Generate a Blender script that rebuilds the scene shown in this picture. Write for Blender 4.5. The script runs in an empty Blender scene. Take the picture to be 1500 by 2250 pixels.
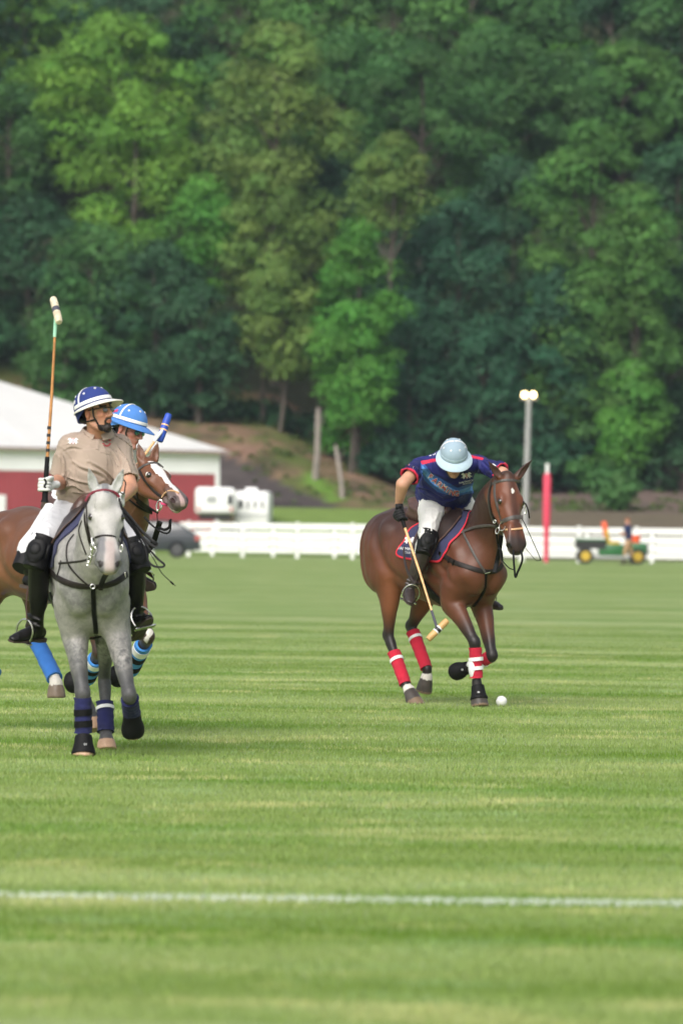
import bpy, bmesh, math, random
import numpy as np
from mathutils import Vector, Matrix, noise as mnoise
from mathutils.bvhtree import BVHTree
from mathutils.geometry import delaunay_2d_cdt
random.seed(7); RNG = np.random.default_rng(11)
R = math.radians
HAZE = .00017
SC = bpy.context.scene
COL = SC.collection

# ------------------------------------------------------------------ camera
CAM_H = 1.42; FPX = 12500.0
cam_d = bpy.data.cameras.new("camera"); cam = bpy.data.objects.new("camera", cam_d); COL.objects.link(cam)
cam_d.sensor_fit = 'VERTICAL'; cam_d.sensor_height = 36; cam_d.sensor_width = 24; cam_d.lens = 200
cam_d.clip_start = 1; cam_d.clip_end = 3000
CM = Matrix.Rotation(R(90) + 19.3 / FPX, 4, 'X') @ Matrix.Rotation(R(0.75), 4, 'Z')
cam.matrix_world = Matrix.Translation((0, 0, CAM_H)) @ CM
cam_d.dof.use_dof = True; cam_d.dof.focus_distance = 39.0; cam_d.dof.aperture_fstop = 4.0
SC.camera = cam
# ------------------------------------------------------------------ sky, sun, exposure
SUN_EL, SUN_AZ = 44, 200          # degrees; azimuth clockwise from +Y
w = bpy.data.worlds.new("World"); SC.world = w; w.use_nodes = True
nt = w.node_tree; bg = nt.nodes['Background']
sky = nt.nodes.new('ShaderNodeTexSky'); sky.sky_type = 'NISHITA'; sky.sun_disc = False
sky.sun_elevation = R(SUN_EL); sky.sun_rotation = R(SUN_AZ); sky.air_density = 1.0; sky.dust_density = 4.0; sky.ozone_density = 1.0
hs = nt.nodes.new('ShaderNodeHueSaturation'); hs.inputs['Saturation'].default_value = 0.38
nt.links.new(sky.outputs[0], hs.inputs['Color']); nt.links.new(hs.outputs[0], bg.inputs[0]); bg.inputs[1].default_value = 0.10
sd = bpy.data.lights.new("sun", 'SUN'); sd.energy = 1.3; sd.angle = R(40); sd.color = (1, .96, .9)
so = bpy.data.objects.new("sun", sd); COL.objects.link(so)
sdir = Vector((math.sin(R(SUN_AZ)) * math.cos(R(SUN_EL)), math.cos(R(SUN_AZ)) * math.cos(R(SUN_EL)), math.sin(R(SUN_EL))))
so.rotation_euler = sdir.to_track_quat('Z', 'Y').to_euler()
SC.view_settings.view_transform = 'Standard'; SC.view_settings.look = 'None'
SC.view_settings.exposure = 1.0; SC.view_settings.gamma = 1
SC.render.engine = 'CYCLES'
SC.cycles.max_bounces = 6; SC.cycles.diffuse_bounces = 3; SC.cycles.transmission_bounces = 4; SC.cycles.transparent_max_bounces = 6
SC.cycles.use_denoising = True

# ------------------------------------------------------------------ helpers: projection
def ray(px, py):
    d = CM.to_3x3() @ Vector(((px - 750) / FPX, -(py - 1125) / FPX, -1)); return d
def P(px, py, Y):
    d = ray(px, py); return Vector((0, 0, CAM_H)) + d * (Y / d.y)
CMI = np.array(CM.to_3x3().inverted())
def to_px(p):           # Nx3 world -> px,py
    q = (np.asarray(p) - np.array([0, 0, CAM_H])) @ CMI.T
    return 750 + FPX * q[:, 0] / -q[:, 2], 1125 - FPX * q[:, 1] / -q[:, 2]

# ------------------------------------------------------------------ helpers: objects
def tag(o, label=None, cat=None, group=None, kind=None):
    if label: o['label'] = label
    if cat: o['category'] = cat
    if group: o['group'] = group
    if kind: o['kind'] = kind
    return o
def root(name, loc, rz=0, label=None, cat=None, group=None):
    o = bpy.data.objects.new(name, None); COL.objects.link(o); o.location = loc; o.rotation_euler = (0, 0, rz)
    o.empty_display_size = .2
    return tag(o, label, cat, group)
def frame_of(parent):
    m = Matrix.Identity(4); p = parent
    while p is not None:
        m = Matrix.LocRotScale(p.location, p.rotation_euler, p.scale) @ m; p = p.parent
    return m
def raw_obj(name, V, F, mat, parent=None, smooth=True, world=True, attrs=None):
    """V Nx3 (world coords unless world=False), F list or MxK int array"""
    V = np.asarray(V, 'f8')
    if parent is not None and world:
        M = np.array(frame_of(parent).inverted()); V = V @ M[:3, :3].T + M[:3, 3]
    me = bpy.data.meshes.new(name)
    if isinstance(F, np.ndarray):
        k = F.shape[1]; me.vertices.add(len(V)); me.vertices.foreach_set('co', V.astype('f4').ravel())
        me.loops.add(F.size); me.loops.foreach_set('vertex_index', F.astype('i4').ravel())
        me.polygons.add(len(F)); me.polygons.foreach_set('loop_start', np.arange(0, F.size, k, dtype='i4'))
        me.polygons.foreach_set('loop_total', np.full(len(F), k, dtype='i4'))
        me.update(calc_edges=True)
    else:
        me.from_pydata([tuple(v) for v in V], [], F); me.update()
    me.validate()
    if smooth: me.polygons.foreach_set('use_smooth', np.ones(len(me.polygons), bool))
    for an, arr in (attrs or {}).items():
        if arr.ndim == 2:
            a = me.attributes.new(an, 'FLOAT_COLOR', 'POINT'); c = np.ones((len(V), 4), 'f4'); c[:, :3] = arr; a.data.foreach_set('color', c.ravel())
        else:
            a = me.attributes.new(an, 'FLOAT', 'POINT'); a.data.foreach_set('value', arr.astype('f4'))
    if mat: me.materials.append(mat)
    o = bpy.data.objects.new(name, me); COL.objects.link(o); o.parent = parent
    return o
class MB:
    """collects simple shapes in world space, becomes one mesh"""
    def __init__(s): s.V = []; s.F = []
    def add(s, V, F):
        n = len(s.V); s.V += [tuple(v) for v in V]; s.F += [tuple(i + n for i in f) for f in F]; return s
    def box(s, c, sz, M=None, bev=0):
        bm = bmesh.new(); bmesh.ops.create_cube(bm, size=1)
        for v in bm.verts: v.co = Vector((v.co.x * sz[0], v.co.y * sz[1], v.co.z * sz[2]))
        if bev: bmesh.ops.bevel(bm, geom=bm.edges[:], offset=bev, segments=2, affect='EDGES', profile=.5)
        M = M.to_3x3() if M is not None else Matrix.Identity(3); c = Vector(c)
        bm.verts.index_update()
        s.add([c + M @ v.co for v in bm.verts], [[v.index for v in f.verts] for f in bm.faces]); bm.free(); return s
    def bar(s, a, b, r0, r1=None, n=10, cap=True):
        a, b = Vector(a), Vector(b); r1 = r0 if r1 is None else r1; z = (b - a).normalized()
        x = z.orthogonal().normalized(); y = z.cross(x); V = []
        for p, r in ((a, r0), (b, r1)):
            for i in range(n): t = 2 * math.pi * i / n; V.append(p + x * r * math.cos(t) + y * r * math.sin(t))
        F = [[i, (i + 1) % n, n + (i + 1) % n, n + i] for i in range(n)]
        if cap: F += [list(range(n))[::-1], list(range(n, 2 * n))]
        return s.add(V, F)
    def path(s, pts, rad, n=8):
        pts = [Vector(p) for p in pts]; rads = rad if hasattr(rad, '__len__') else [rad] * len(pts)
        V = []; F = []; x = None
        for i, p in enumerate(pts):
            t = (pts[min(i + 1, len(pts) - 1)] - pts[max(i - 1, 0)]).normalized()
            x = t.orthogonal().normalized() if x is None else (x - t * x.dot(t)).normalized()
            y = t.cross(x)
            for j in range(n): a = 2 * math.pi * j / n; V.append(p + (x * math.cos(a) + y * math.sin(a)) * rads[i])
        for i in range(len(pts) - 1):
            for j in range(n): F.append([i * n + j, i * n + (j + 1) % n, (i + 1) * n + (j + 1) % n, (i + 1) * n + j])
        F += [list(range(n))[::-1], [(len(pts) - 1) * n + j for j in range(n)]]
        return s.add(V, F)
    def ball(s, c, r, seg=12, M=None):
        r = r if hasattr(r, '__len__') else (r, r, r); c = Vector(c); V = []; F = []; rg = seg // 2 + 1
        M = M.to_3x3() if M is not None else Matrix.Identity(3)
        for i in range(1, rg):
            th = math.pi * i / rg
            for j in range(seg):
                a = 2 * math.pi * j / seg; V.append(c + M @ Vector((r[0] * math.sin(th) * math.cos(a), r[1] * math.sin(th) * math.sin(a), r[2] * math.cos(th))))
        V += [c + M @ Vector((0, 0, r[2])), c - M @ Vector((0, 0, r[2]))]; t, b = len(V) - 2, len(V) - 1
        for i in range(rg - 2):
            for j in range(seg): F.append([i * seg + j, (i + 1) * seg + j, (i + 1) * seg + (j + 1) % seg, i * seg + (j + 1) % seg])
        for j in range(seg):
            F.append([t, j, (j + 1) % seg]); F.append([b, (rg - 2) * seg + (j + 1) % seg, (rg - 2) * seg + j])
        return s.add(V, F)
    def ribbon(s, pts, nrm, width, th):
        """flat strap through pts, lying on a surface with normals nrm"""
        n = len(pts); V = []; F = []
        for i in range(n):
            t = (pts[min(i + 1, n - 1)] - pts[max(i - 1, 0)]); t.normalize()
            sd_ = t.cross(nrm[i]); sd_.normalize(); up = sd_.cross(t)
            if up.dot(nrm[i]) < 0: up = -up
            wd = width[i] if hasattr(width, '__len__') else width
            for a, b in ((-.5, 0), (.5, 0), (.5, .7), (.38, 1), (-.38, 1), (-.5, .7)): V.append(pts[i] + sd_ * (a * wd) + up * (b * th))
        k = 6
        for i in range(n - 1):
            for j in range(k): F.append([i * k + j, i * k + (j + 1) % k, (i + 1) * k + (j + 1) % k, (i + 1) * k + j])
        F += [list(range(k))[::-1], [(n - 1) * k + j for j in range(k)]]
        return s.add(V, F)
    def build(s, name, mat, parent=None, smooth=False, **kw):
        o = raw_obj(name, s.V, s.F, mat, parent, smooth=smooth)
        bm = bmesh.new(); bm.from_mesh(o.data); bmesh.ops.recalc_face_normals(bm, faces=bm.faces[:]); bm.to_mesh(o.data); bm.free()
        if smooth: o.data.set_sharp_from_angle(angle=R(42))
        tag(o, **kw); return o
def cr(pts, per):
    """Catmull-Rom through rows of pts (any columns)"""
    A = np.asarray(pts, float); n = len(A)
    if n == 2: return np.array([A[0] + (A[1] - A[0]) * t for t in np.linspace(0, 1, per + 1)])
    B = np.vstack([2 * A[0] - A[1], A, 2 * A[-1] - A[-2]]); out = []
    for i in range(n - 1):
        p0, p1, p2, p3 = B[i:i + 4]
        for t in np.arange(per) / per:
            out.append(.5 * (2 * p1 + (p2 - p0) * t + (2 * p0 - 5 * p1 + 4 * p2 - p3) * t * t + (3 * p1 - p0 - 3 * p2 + p3) * t ** 3))
    out.append(A[-1]); return np.array(out)

# ------------------------------------------------------------------ helpers: soft solid fields -> one continuous mesh
class Field:
    def __init__(s, lo, hi, h):
        s.lo = np.array(lo, 'f4'); s.h = h; s.n = (np.ceil((np.array(hi) - np.array(lo)) / h) + 1).astype(int)
        s.D = np.full(s.n, 9., 'f4')
    def win(s, lo, hi):
        a = np.clip(np.floor((np.array(lo) - s.lo) / s.h).astype(int), 0, s.n); b = np.clip(np.ceil((np.array(hi) - s.lo) / s.h).astype(int) + 1, 0, s.n)
        return a, b
    def co(s, a, b):
        g = [(s.lo[i] + s.h * np.arange(a[i], b[i])).astype('f4') for i in range(3)]
        return g[0][:, None, None], g[1][None, :, None], g[2][None, None, :]
    def merge(s, a, b, d, k, op):
        sl = tuple(slice(a[i], b[i]) for i in range(3)); O = s.D[sl]
        if op == 'sub': d = -d; h = np.maximum(k - np.abs(O - d), 0) / k; s.D[sl] = np.maximum(O, d) + h * h * k * .25
        else: h = np.maximum(k - np.abs(O - d), 0) / k; s.D[sl] = np.minimum(O, d) - h * h * k * .25
    def tube(s, pts, side=(0, 1, 0), k=.03, per=4, op='add', cut=None):
        """pts rows: x,y,z,r,wf"""
        A = np.array([list(p[:3]) + [p[3], p[4] if len(p) > 4 else 1.] for p in pts], float)
        C = cr(A, per) if per > 1 and len(A) > 2 else A
        C[:, 3] = np.maximum(C[:, 3], .001); C[:, 4] = np.clip(C[:, 4], .2, 4)
        pad = (C[:, 3] * np.maximum(C[:, 4], 1)).max() + k + s.h * 2
        a, b = s.win(C[:, :3].min(0) - pad, C[:, :3].max(0) + pad)
        if np.any(b <= a): return s
        T = np.full(b - a, 9., 'f4'); sv0 = np.array(side, float)
        for i in range(len(C) - 1):
            p, q = C[i, :3], C[i + 1, :3]; pd = max(C[i, 3], C[i + 1, 3]) * max(C[i, 4], C[i + 1, 4], 1) + k + s.h * 2
            a2, b2 = s.win(np.minimum(p, q) - pd, np.maximum(p, q) + pd); a2 = np.maximum(a2, a); b2 = np.minimum(b2, b)
            if np.any(b2 <= a2): continue
            X, Y, Z = s.co(a2, b2); e = q - p; L2 = float(e @ e) + 1e-12
            X = X - p[0]; Y = Y - p[1]; Z = Z - p[2]
            t = np.clip((X * e[0] + Y * e[1] + Z * e[2]) / L2, 0, 1)
            qx = X - t * e[0]; qy = Y - t * e[1]; qz = Z - t * e[2]
            sv = sv0 - e * (sv0 @ e) / L2; sv /= np.linalg.norm(sv) + 1e-9
            sd_ = qx * sv[0] + qy * sv[1] + qz * sv[2]
            wf = C[i, 4] + (C[i + 1, 4] - C[i, 4]) * t; r = C[i, 3] + (C[i + 1, 3] - C[i, 3]) * t
            d = np.sqrt(np.maximum(qx * qx + qy * qy + qz * qz - sd_ * sd_ * (1 - 1 / (wf * wf)), 0)) - r
            sl = tuple(slice(a2[j] - a[j], b2[j] - a[j]) for j in range(3)); T[sl] = np.minimum(T[sl], d.astype('f4'))
        if cut is not None:
            X, Y, Z = s.co(a, b)
            for cp, cn in cut: T = np.maximum(T, (X - cp[0]) * cn[0] + (Y - cp[1]) * cn[1] + (Z - cp[2]) * cn[2])
        s.merge(a, b, T, k, op); return s
    def ell(s, c, r, ax=None, k=.03, op='add'):
        c = np.array(c, float); r = np.array(r, float); A = np.eye(3) if ax is None else np.array(ax, float)   # rows = local axes
        pd = r.max() + k + 2 * s.h; a, b = s.win(c - pd, c + pd)
        if np.any(b <= a): return s
        X, Y, Z = s.co(a, b); X = X - c[0]; Y = Y - c[1]; Z = Z - c[2]
        u = [(X * A[i][0] + Y * A[i][1] + Z * A[i][2]) / r[i] for i in range(3)]
        k0 = np.sqrt(u[0] ** 2 + u[1] ** 2 + u[2] ** 2) + 1e-6; k1 = np.sqrt((u[0] / r[0]) ** 2 + (u[1] / r[1]) ** 2 + (u[2] / r[2]) ** 2) + 1e-6
        s.merge(a, b, (k0 * (k0 - 1) / k1).astype('f4'), k, op); return s
    def disp(s, fn):
        """fn(X,Y,Z) added to the field near the surface"""
        X, Y, Z = s.co([0, 0, 0], s.n); s.D += fn(X, Y, Z).astype('f4'); return s
    def cutplane(s, p, n):
        X, Y, Z = s.co([0, 0, 0], s.n); s.D = np.maximum(s.D, ((X - p[0]) * n[0] + (Y - p[1]) * n[1] + (Z - p[2]) * n[2]).astype('f4')); return s
    def mesh(s):
        D = s.D; D[0] = D[-1] = 9; D[:, 0] = D[:, -1] = 9; D[:, :, 0] = D[:, :, -1] = 9; S = D < 0
        cnt = np.zeros(np.array(D.shape) - 1, 'u1'); offs = [(i, j, k) for i in (0, 1) for j in (0, 1) for k in (0, 1)]
        nx, ny, nz = cnt.shape
        for i, j, k in offs: cnt += S[i:i + nx, j:j + ny, k:k + nz]
        act = (cnt > 0) & (cnt < 8); I = np.argwhere(act); vid = np.full(act.shape, -1, 'i4'); vid[act] = np.arange(len(I))
        val = np.stack([D[I[:, 0] + i, I[:, 1] + j, I[:, 2] + k] for i, j, k in offs], 1); acc = np.zeros((len(I), 3)); num = np.zeros(len(I))
        for ai in range(8):
            for bi in range(ai + 1, 8):
                A, B = np.array(offs[ai]), np.array(offs[bi])
                if np.abs(A - B).sum() != 1: continue
                va, vb = val[:, ai], val[:, bi]; m = (va < 0) != (vb < 0); t = np.where(m, va / np.where(m, va - vb, 1), 0)
                acc += np.where(m[:, None], A + t[:, None] * (B - A), 0); num += m
        V = s.lo + s.h * (I + acc / num[:, None]); Q = []
        for ax in range(3):
            o = [(0, 0, 0)] * 4; u, v = [(1, 2), (2, 0), (0, 1)][ax]
            lo = [slice(1, n) for n in (nx, ny, nz)]; lo[ax] = slice(0, (nx, ny, nz)[ax])
            hi = list(lo); hi[ax] = slice(1, (nx, ny, nz)[ax] + 1)
            s0 = S[tuple(lo)]; s1 = S[tuple(hi)]
            base = [1, 1, 1]; base[ax] = 0
            E = np.argwhere(s0 != s1) + np.array(base); fl = s0[tuple((E - np.array(base)).T)]
            c = []
            for du, dv in ((-1, -1), (0, -1), (0, 0), (-1, 0)):
                G = E.copy(); G[:, u] += du; G[:, v] += dv; c.append(vid[G[:, 0], G[:, 1], G[:, 2]])
            q = np.stack(c, 1); q[~fl] = q[~fl][:, ::-1]; Q.append(q)
        F = np.vstack(Q); F = F[(F >= 0).all(1)]
        return V, F
def relax(V, F, it=2, lam=.5):
    for _ in range(it):
        A = np.zeros_like(V); c = np.zeros(len(V))
        for i in range(4):
            j = F[:, (i + 1) % 4]; np.add.at(A, F[:, i], V[j]); np.add.at(c, F[:, i], 1)
        V = V + lam * (A / np.maximum(c, 1)[:, None] - V)
    return V
def vnoise(V, sc, seed=0):
    """smooth value noise for Nx3 points, about -1..1"""
    p = V * sc + seed * 17.3; i = np.floor(p).astype('i8'); f = p - i; f = f * f * (3 - 2 * f); out = 0
    for a in (0, 1):
        for b in (0, 1):
            for c in (0, 1):
                h = ((i[:, 0] + a) * 73856093) ^ ((i[:, 1] + b) * 19349663) ^ ((i[:, 2] + c) * 83492791); h = (h * 2654435761) % 4294967296
                w_ = np.where(a, f[:, 0], 1 - f[:, 0]) * np.where(b, f[:, 1], 1 - f[:, 1]) * np.where(c, f[:, 2], 1 - f[:, 2]); out = out + w_ * (h / 2147483648. - 1)
    return out
def sst(a, b, x):
    t = np.clip((x - a) / (b - a), 0, 1); return t * t * (3 - 2 * t)
def mixc(A, B, t):
    B = np.asarray(B, float); return A + (B - A) * t[:, None]

# ------------------------------------------------------------------ helpers: laying things on a surface
def bvh_of(*objs):
    V = []; F = []
    for o in objs:
        M = frame_of(o); n = len(V); V += [M @ v.co for v in o.data.vertices]; F += [[i + n for i in p.vertices] for p in o.data.polygons]
    return BVHTree.FromPolygons(V, F)
CO = Vector((0, 0, CAM_H))
def cast(bv, px, py):
    d = ray(px, py).normalized(); h = bv.ray_cast(CO, d); return (h[0], h[1]) if h[0] is not None else (None, None)
def cast_path(bv, pl, step=4, k=.5):
    """pixel polyline -> points and normals on the surface (misses keep the last depth)"""
    C = cr(pl, 8) if len(pl) > 2 else cr(pl, 12); pts = []; nr = []
    D = np.r_[0, np.cumsum(np.linalg.norm(np.diff(C[:, :2], axis=0), axis=1))]; n = max(3, int(D[-1] / step) + 1)
    X = np.interp(np.linspace(0, D[-1], n), D, C[:, 0]); Y = np.interp(np.linspace(0, D[-1], n), D, C[:, 1]); hits = [cast(bv, x, y) for x, y in zip(X, Y)]
    good = [i for i, h in enumerate(hits) if h[0] is not None]
    if not good: raise RuntimeError('strap misses surface %s' % (pl[:2],))
    for i in range(n):
        if hits[i][0] is None:
            g = min(good, key=lambda q: abs(q - i)); y = hits[g][0].y; pts.append(P(X[i], Y[i], y)); nr.append(hits[g][1])
        else: pts.append(hits[i][0]); nr.append(hits[i][1])
    A = np.array([list(p) for p in pts]); N = np.array([list(p) for p in nr])
    for _ in range(3):
        A[1:-1] = A[1:-1] * .5 + (A[2:] + A[:-2]) * .25; N[1:-1] = N[1:-1] * .4 + (N[2:] + N[:-2]) * .3
    return [Vector(a) for a in A], [Vector(a).normalized() for a in N]
def strap(name, bv, pl, width, mat, parent, th=.005, off=.001, **kw):
    p, n = cast_path(bv, pl); p = [a + b * off for a, b in zip(p, n)]
    return MB().ribbon(p, n, width, th).build(name, mat, parent, smooth=True, **kw)
def inpoly(x, y, poly):
    ins = np.zeros(len(x), bool); n = len(poly)
    for i in range(n):
        x1, y1 = poly[i][:2]; x2, y2 = poly[(i + 1) % n][:2]
        if y1 == y2: continue
        c = ((y1 > y) != (y2 > y)) & (x < (x2 - x1) * (y - y1) / (y2 - y1) + x1); ins ^= c
    return ins
def tri2d(poly, step):
    n = len(poly); B = []
    for i in range(n):
        a = Vector(poly[i][:2]); b = Vector(poly[(i + 1) % n][:2]); m = max(1, int((b - a).length / step))
        B += [a + (b - a) * j / m for j in range(m)]
    xs = [b.x for b in B]; ys = [b.y for b in B]
    g = [(x, y) for x in np.arange(min(xs) + step * .5, max(xs), step) for y in np.arange(min(ys) + step * .5, max(ys), step)]
    if g:
        G = np.array(g); G = G[inpoly(G[:, 0], G[:, 1], poly)]
        bb = np.array([[b.x, b.y] for b in B])
        G = [p for p in G if np.min(np.hypot(bb[:, 0] - p[0], bb[:, 1] - p[1])) > step * .45]
    else: G = []
    nb = len(B); vs = B + [Vector(p) for p in G]
    r = delaunay_2d_cdt(vs, [(i, (i + 1) % nb) for i in range(nb)], [list(range(nb))], 1, 1e-6)
    return [tuple(v) for v in r[0]], [list(f) for f in r[2]]
def shell(name, P2, F2, put, th, mat, parent, off=.001, smooth=True, **kw):
    """triangulated 2-D sheet put on a surface: put(x,y)->(point,normal) ; closed solid with thickness"""
    top = []; bot = []; last = None; res = []
    for x, y in P2: res.append(put(x, y))
    ok = [i for i, r_ in enumerate(res) if r_[0] is not None]
    if not ok: return None
    for i, (x, y) in enumerate(P2):
        p, n = res[i]
        if p is None:
            j = min(ok, key=lambda q: (P2[q][0] - x) ** 2 + (P2[q][1] - y) ** 2); p, n = res[j]
        bot.append(p + n * off); top.append(p + n * (off + th))
    n = len(top); F = [list(f) for f in F2]; cnt = {}
    for f in F2:
        for a, b in zip(f, f[1:] + f[:1]): cnt[(a, b)] = 1
    F += [[i + n for i in f[::-1]] for f in F2]
    F += [[b, a, a + n, b + n] for (a, b) in cnt if (b, a) not in cnt]
    return MB().add(top + bot, F).build(name, mat, parent, smooth=smooth, **kw)
def patch(name, bv, poly, th, mat, parent, step=4, off=.001, **kw):
    P2, F2 = tri2d(poly, step); return shell(name, P2, F2, lambda x, y: cast(bv, x, y), th, mat, parent, off, **kw)
def text2d(s, size=1, off=0, bold=0, spacing=1):
    c = bpy.data.curves.new('t', 'FONT'); c.body = s; c.size = size; c.align_x = 'CENTER'; c.align_y = 'CENTER'; c.offset = off; c.space_character = spacing; c.resolution_u = 2
    o = bpy.data.objects.new('t', c); COL.objects.link(o); me = o.to_mesh()
    V = [tuple(v.co[:2]) for v in me.vertices]; F = [list(p.vertices) for p in me.polygons]; o.to_mesh_clear()
    bpy.data.objects.remove(o); bpy.data.curves.remove(c); return V, F
def text_on(name, bv, s, px, py, hpx, rot, mat, parent, off=.002, th=.0008, grow=0, sx=1, shear=0, **kw):
    V, F = text2d(s, 1, grow); c, sn = math.cos(R(rot)), math.sin(R(rot)); k = hpx / .7
    P2 = [(px + k * (x * sx + shear * y) * c + k * y * sn, py - k * y * c + k * (x * sx + shear * y) * sn) for x, y in V]
    return shell(name, P2, F, lambda x, y: cast(bv, x, y), th, mat, parent, off, smooth=False, **kw)

# ------------------------------------------------------------------ materials
def node(nt, t, **kw):
    n = nt.nodes.new(t)
    for k, v in kw.items():
        if k in n.inputs: n.inputs[k].default_value = v
        else: setattr(n, k, v)
    return n
def mat(name, col=(.5, .5, .5), rough=.6, var=.12, vs=9, bump=.15, bs=60, metal=0, attr=False, sheen=0, coat=0, spec=.5, emit=None, dirt=None, bd=.002, coord='Object'):
    m = bpy.data.materials.new(name); m.use_nodes = True; t = m.node_tree; b = t.nodes['Principled BSDF']; L = t.links.new
    tc = node(t, 'ShaderNodeTexCoord').outputs[coord]
    n1 = node(t, 'ShaderNodeTexNoise', Scale=vs, Detail=5, Roughness=.6); L(tc, n1.inputs['Vector'])
    if attr: c0 = node(t, 'ShaderNodeAttribute', attribute_name='Col').outputs['Color']
    else: rg = node(t, 'ShaderNodeRGB'); rg.outputs[0].default_value = (*col, 1); c0 = rg.outputs[0]
    mr = node(t, 'ShaderNodeMapRange'); mr.inputs['From Min'].default_value = .3; mr.inputs['From Max'].default_value = .7; mr.inputs['To Min'].default_value = 1 - var; mr.inputs['To Max'].default_value = 1 + var
    L(n1.outputs[0], mr.inputs[0]); mx = node(t, 'ShaderNodeVectorMath', operation='SCALE'); L(c0, mx.inputs[0]); L(mr.outputs[0], mx.inputs['Scale']); out = mx.outputs[0]
    if dirt:
        n3 = node(t, 'ShaderNodeTexNoise', Scale=vs * 2.7, Detail=6, Roughness=.65); L(tc, n3.inputs['Vector'])
        m3 = node(t, 'ShaderNodeMapRange'); m3.inputs['From Min'].default_value = .52; m3.inputs['From Max'].default_value = .72; m3.inputs['To Max'].default_value = dirt[3]; L(n3.outputs[0], m3.inputs[0])
        mm = node(t, 'ShaderNodeMix', data_type='RGBA'); L(m3.outputs[0], mm.inputs['Factor']); L(out, mm.inputs[6]); mm.inputs[7].default_value = (*dirt[:3], 1); out = mm.outputs[2]
    L(out, b.inputs['Base Color']); b.inputs['Metallic'].default_value = metal
    rr = node(t, 'ShaderNodeMapRange'); rr.inputs['To Min'].default_value = max(rough - .12, .03); rr.inputs['To Max'].default_value = min(rough + .12, 1); L(n1.outputs[0], rr.inputs[0]); L(rr.outputs[0], b.inputs['Roughness'])
    b.inputs['Specular IOR Level'].default_value = spec; b.inputs['Sheen Weight'].default_value = sheen; b.inputs['Coat Weight'].default_value = coat; b.inputs['Coat Roughness'].default_value = .15
    if bump:
        n2 = node(t, 'ShaderNodeTexNoise', Scale=bs, Detail=4, Roughness=.6); L(tc, n2.inputs['Vector']); bp = node(t, 'ShaderNodeBump', Strength=bump, Distance=bd); L(n2.outputs[0], bp.inputs['Height']); L(bp.outputs[0], b.inputs['Normal'])
    if emit: b.inputs['Emission Color'].default_value = (*emit[:3], 1); b.inputs['Emission Strength'].default_value = emit[3]
    return m
M = {}
M['leather_dark'] = mat('dark leather', (.016, .012, .010), .52, .25, 30, .25, 220, spec=.25)
M['leather_black'] = mat('black leather', (.005, .005, .0055), .5, .3, 25, .25, 160, spec=.2)
M['leather_grey'] = mat('worn grey leather', (.06, .052, .047), .5, .25, 30, .25, 220)
M['leather_brown'] = mat('brown leather', (.085, .042, .030), .45, .25, 20, .3, 140)
M['leather_tan'] = mat('tan leather', (.55, .33, .17), .5, .2, 30, .2, 200)
M['steel'] = mat('steel', (.62, .61, .58), .22, .1, 30, .05, 100, metal=1)
M['rubber_black'] = mat('black rubber', (.006, .006, .0065), .65, .2, 20, .25, 120, spec=.18)
M['eye'] = mat('dark eye', (.012, .006, .004), .08, .1, 30, 0, coat=1)
M['eye_white'] = mat('eye white', (.6, .56, .5), .2, .1, 30, 0)
M['white_paint'] = mat('white paint', (.82, .82, .81), .5, .05, 3, .1, 20)
M['white_cloth'] = mat('white cloth', (.72, .72, .71), .85, .05, 12, .3, 300, sheen=.2)
# ------------------------------------------------------------------ horses
def coat(name, rough=.42, var=.1, dapple=None):
    m = mat(name, (1, 1, 1), rough, var, 5, .22, 260, attr=True, sheen=.03, spec=.36, bd=.0015)
    t = m.node_tree; b = t.nodes['Principled BSDF']; L = t.links.new
    src = b.inputs['Base Color'].links[0].from_socket; tc = node(t, 'ShaderNodeTexCoord').outputs['Object']
    # short hair: streaked fine noise
    mp = node(t, 'ShaderNodeMapping'); mp.inputs['Scale'].default_value = (60, 90, 25); L(tc, mp.inputs[0])
    n = node(t, 'ShaderNodeTexNoise', Scale=3, Detail=5, Roughness=.7); L(mp.outputs[0], n.inputs['Vector'])
    mr = node(t, 'ShaderNodeMapRange'); mr.inputs['From Min'].default_value = .3; mr.inputs['From Max'].default_value = .7; mr.inputs['To Min'].default_value = .86; mr.inputs['To Max'].default_value = 1.14; L(n.outputs[0], mr.inputs[0])
    mx = node(t, 'ShaderNodeVectorMath', operation='SCALE'); L(src, mx.inputs[0]); L(mr.outputs[0], mx.inputs['Scale']); out = mx.outputs[0]
    if dapple:      # dark mottling where the attribute Mot is high
        at = node(t, 'ShaderNodeAttribute', attribute_name='Mot').outputs['Fac']
        vn = node(t, 'ShaderNodeTexNoise', Scale=26, Detail=4, Roughness=.65, Distortion=.6); L(tc, vn.inputs['Vector'])
        m2 = node(t, 'ShaderNodeMapRange'); m2.inputs['From Min'].default_value = .38; m2.inputs['From Max'].default_value = .62; L(vn.outputs[0], m2.inputs[0])
        ml = node(t, 'ShaderNodeMath', operation='MULTIPLY'); L(m2.outputs[0], ml.inputs[0]); L(at, ml.inputs[1])
        mm = node(t, 'ShaderNodeMix', data_type='RGBA'); L(ml.outputs[0], mm.inputs['Factor']); L(out, mm.inputs[6]); mm.inputs[7].default_value = (*dapple, 1); out = mm.outputs[2]
    L(out, b.inputs['Base Color']); return m

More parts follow.
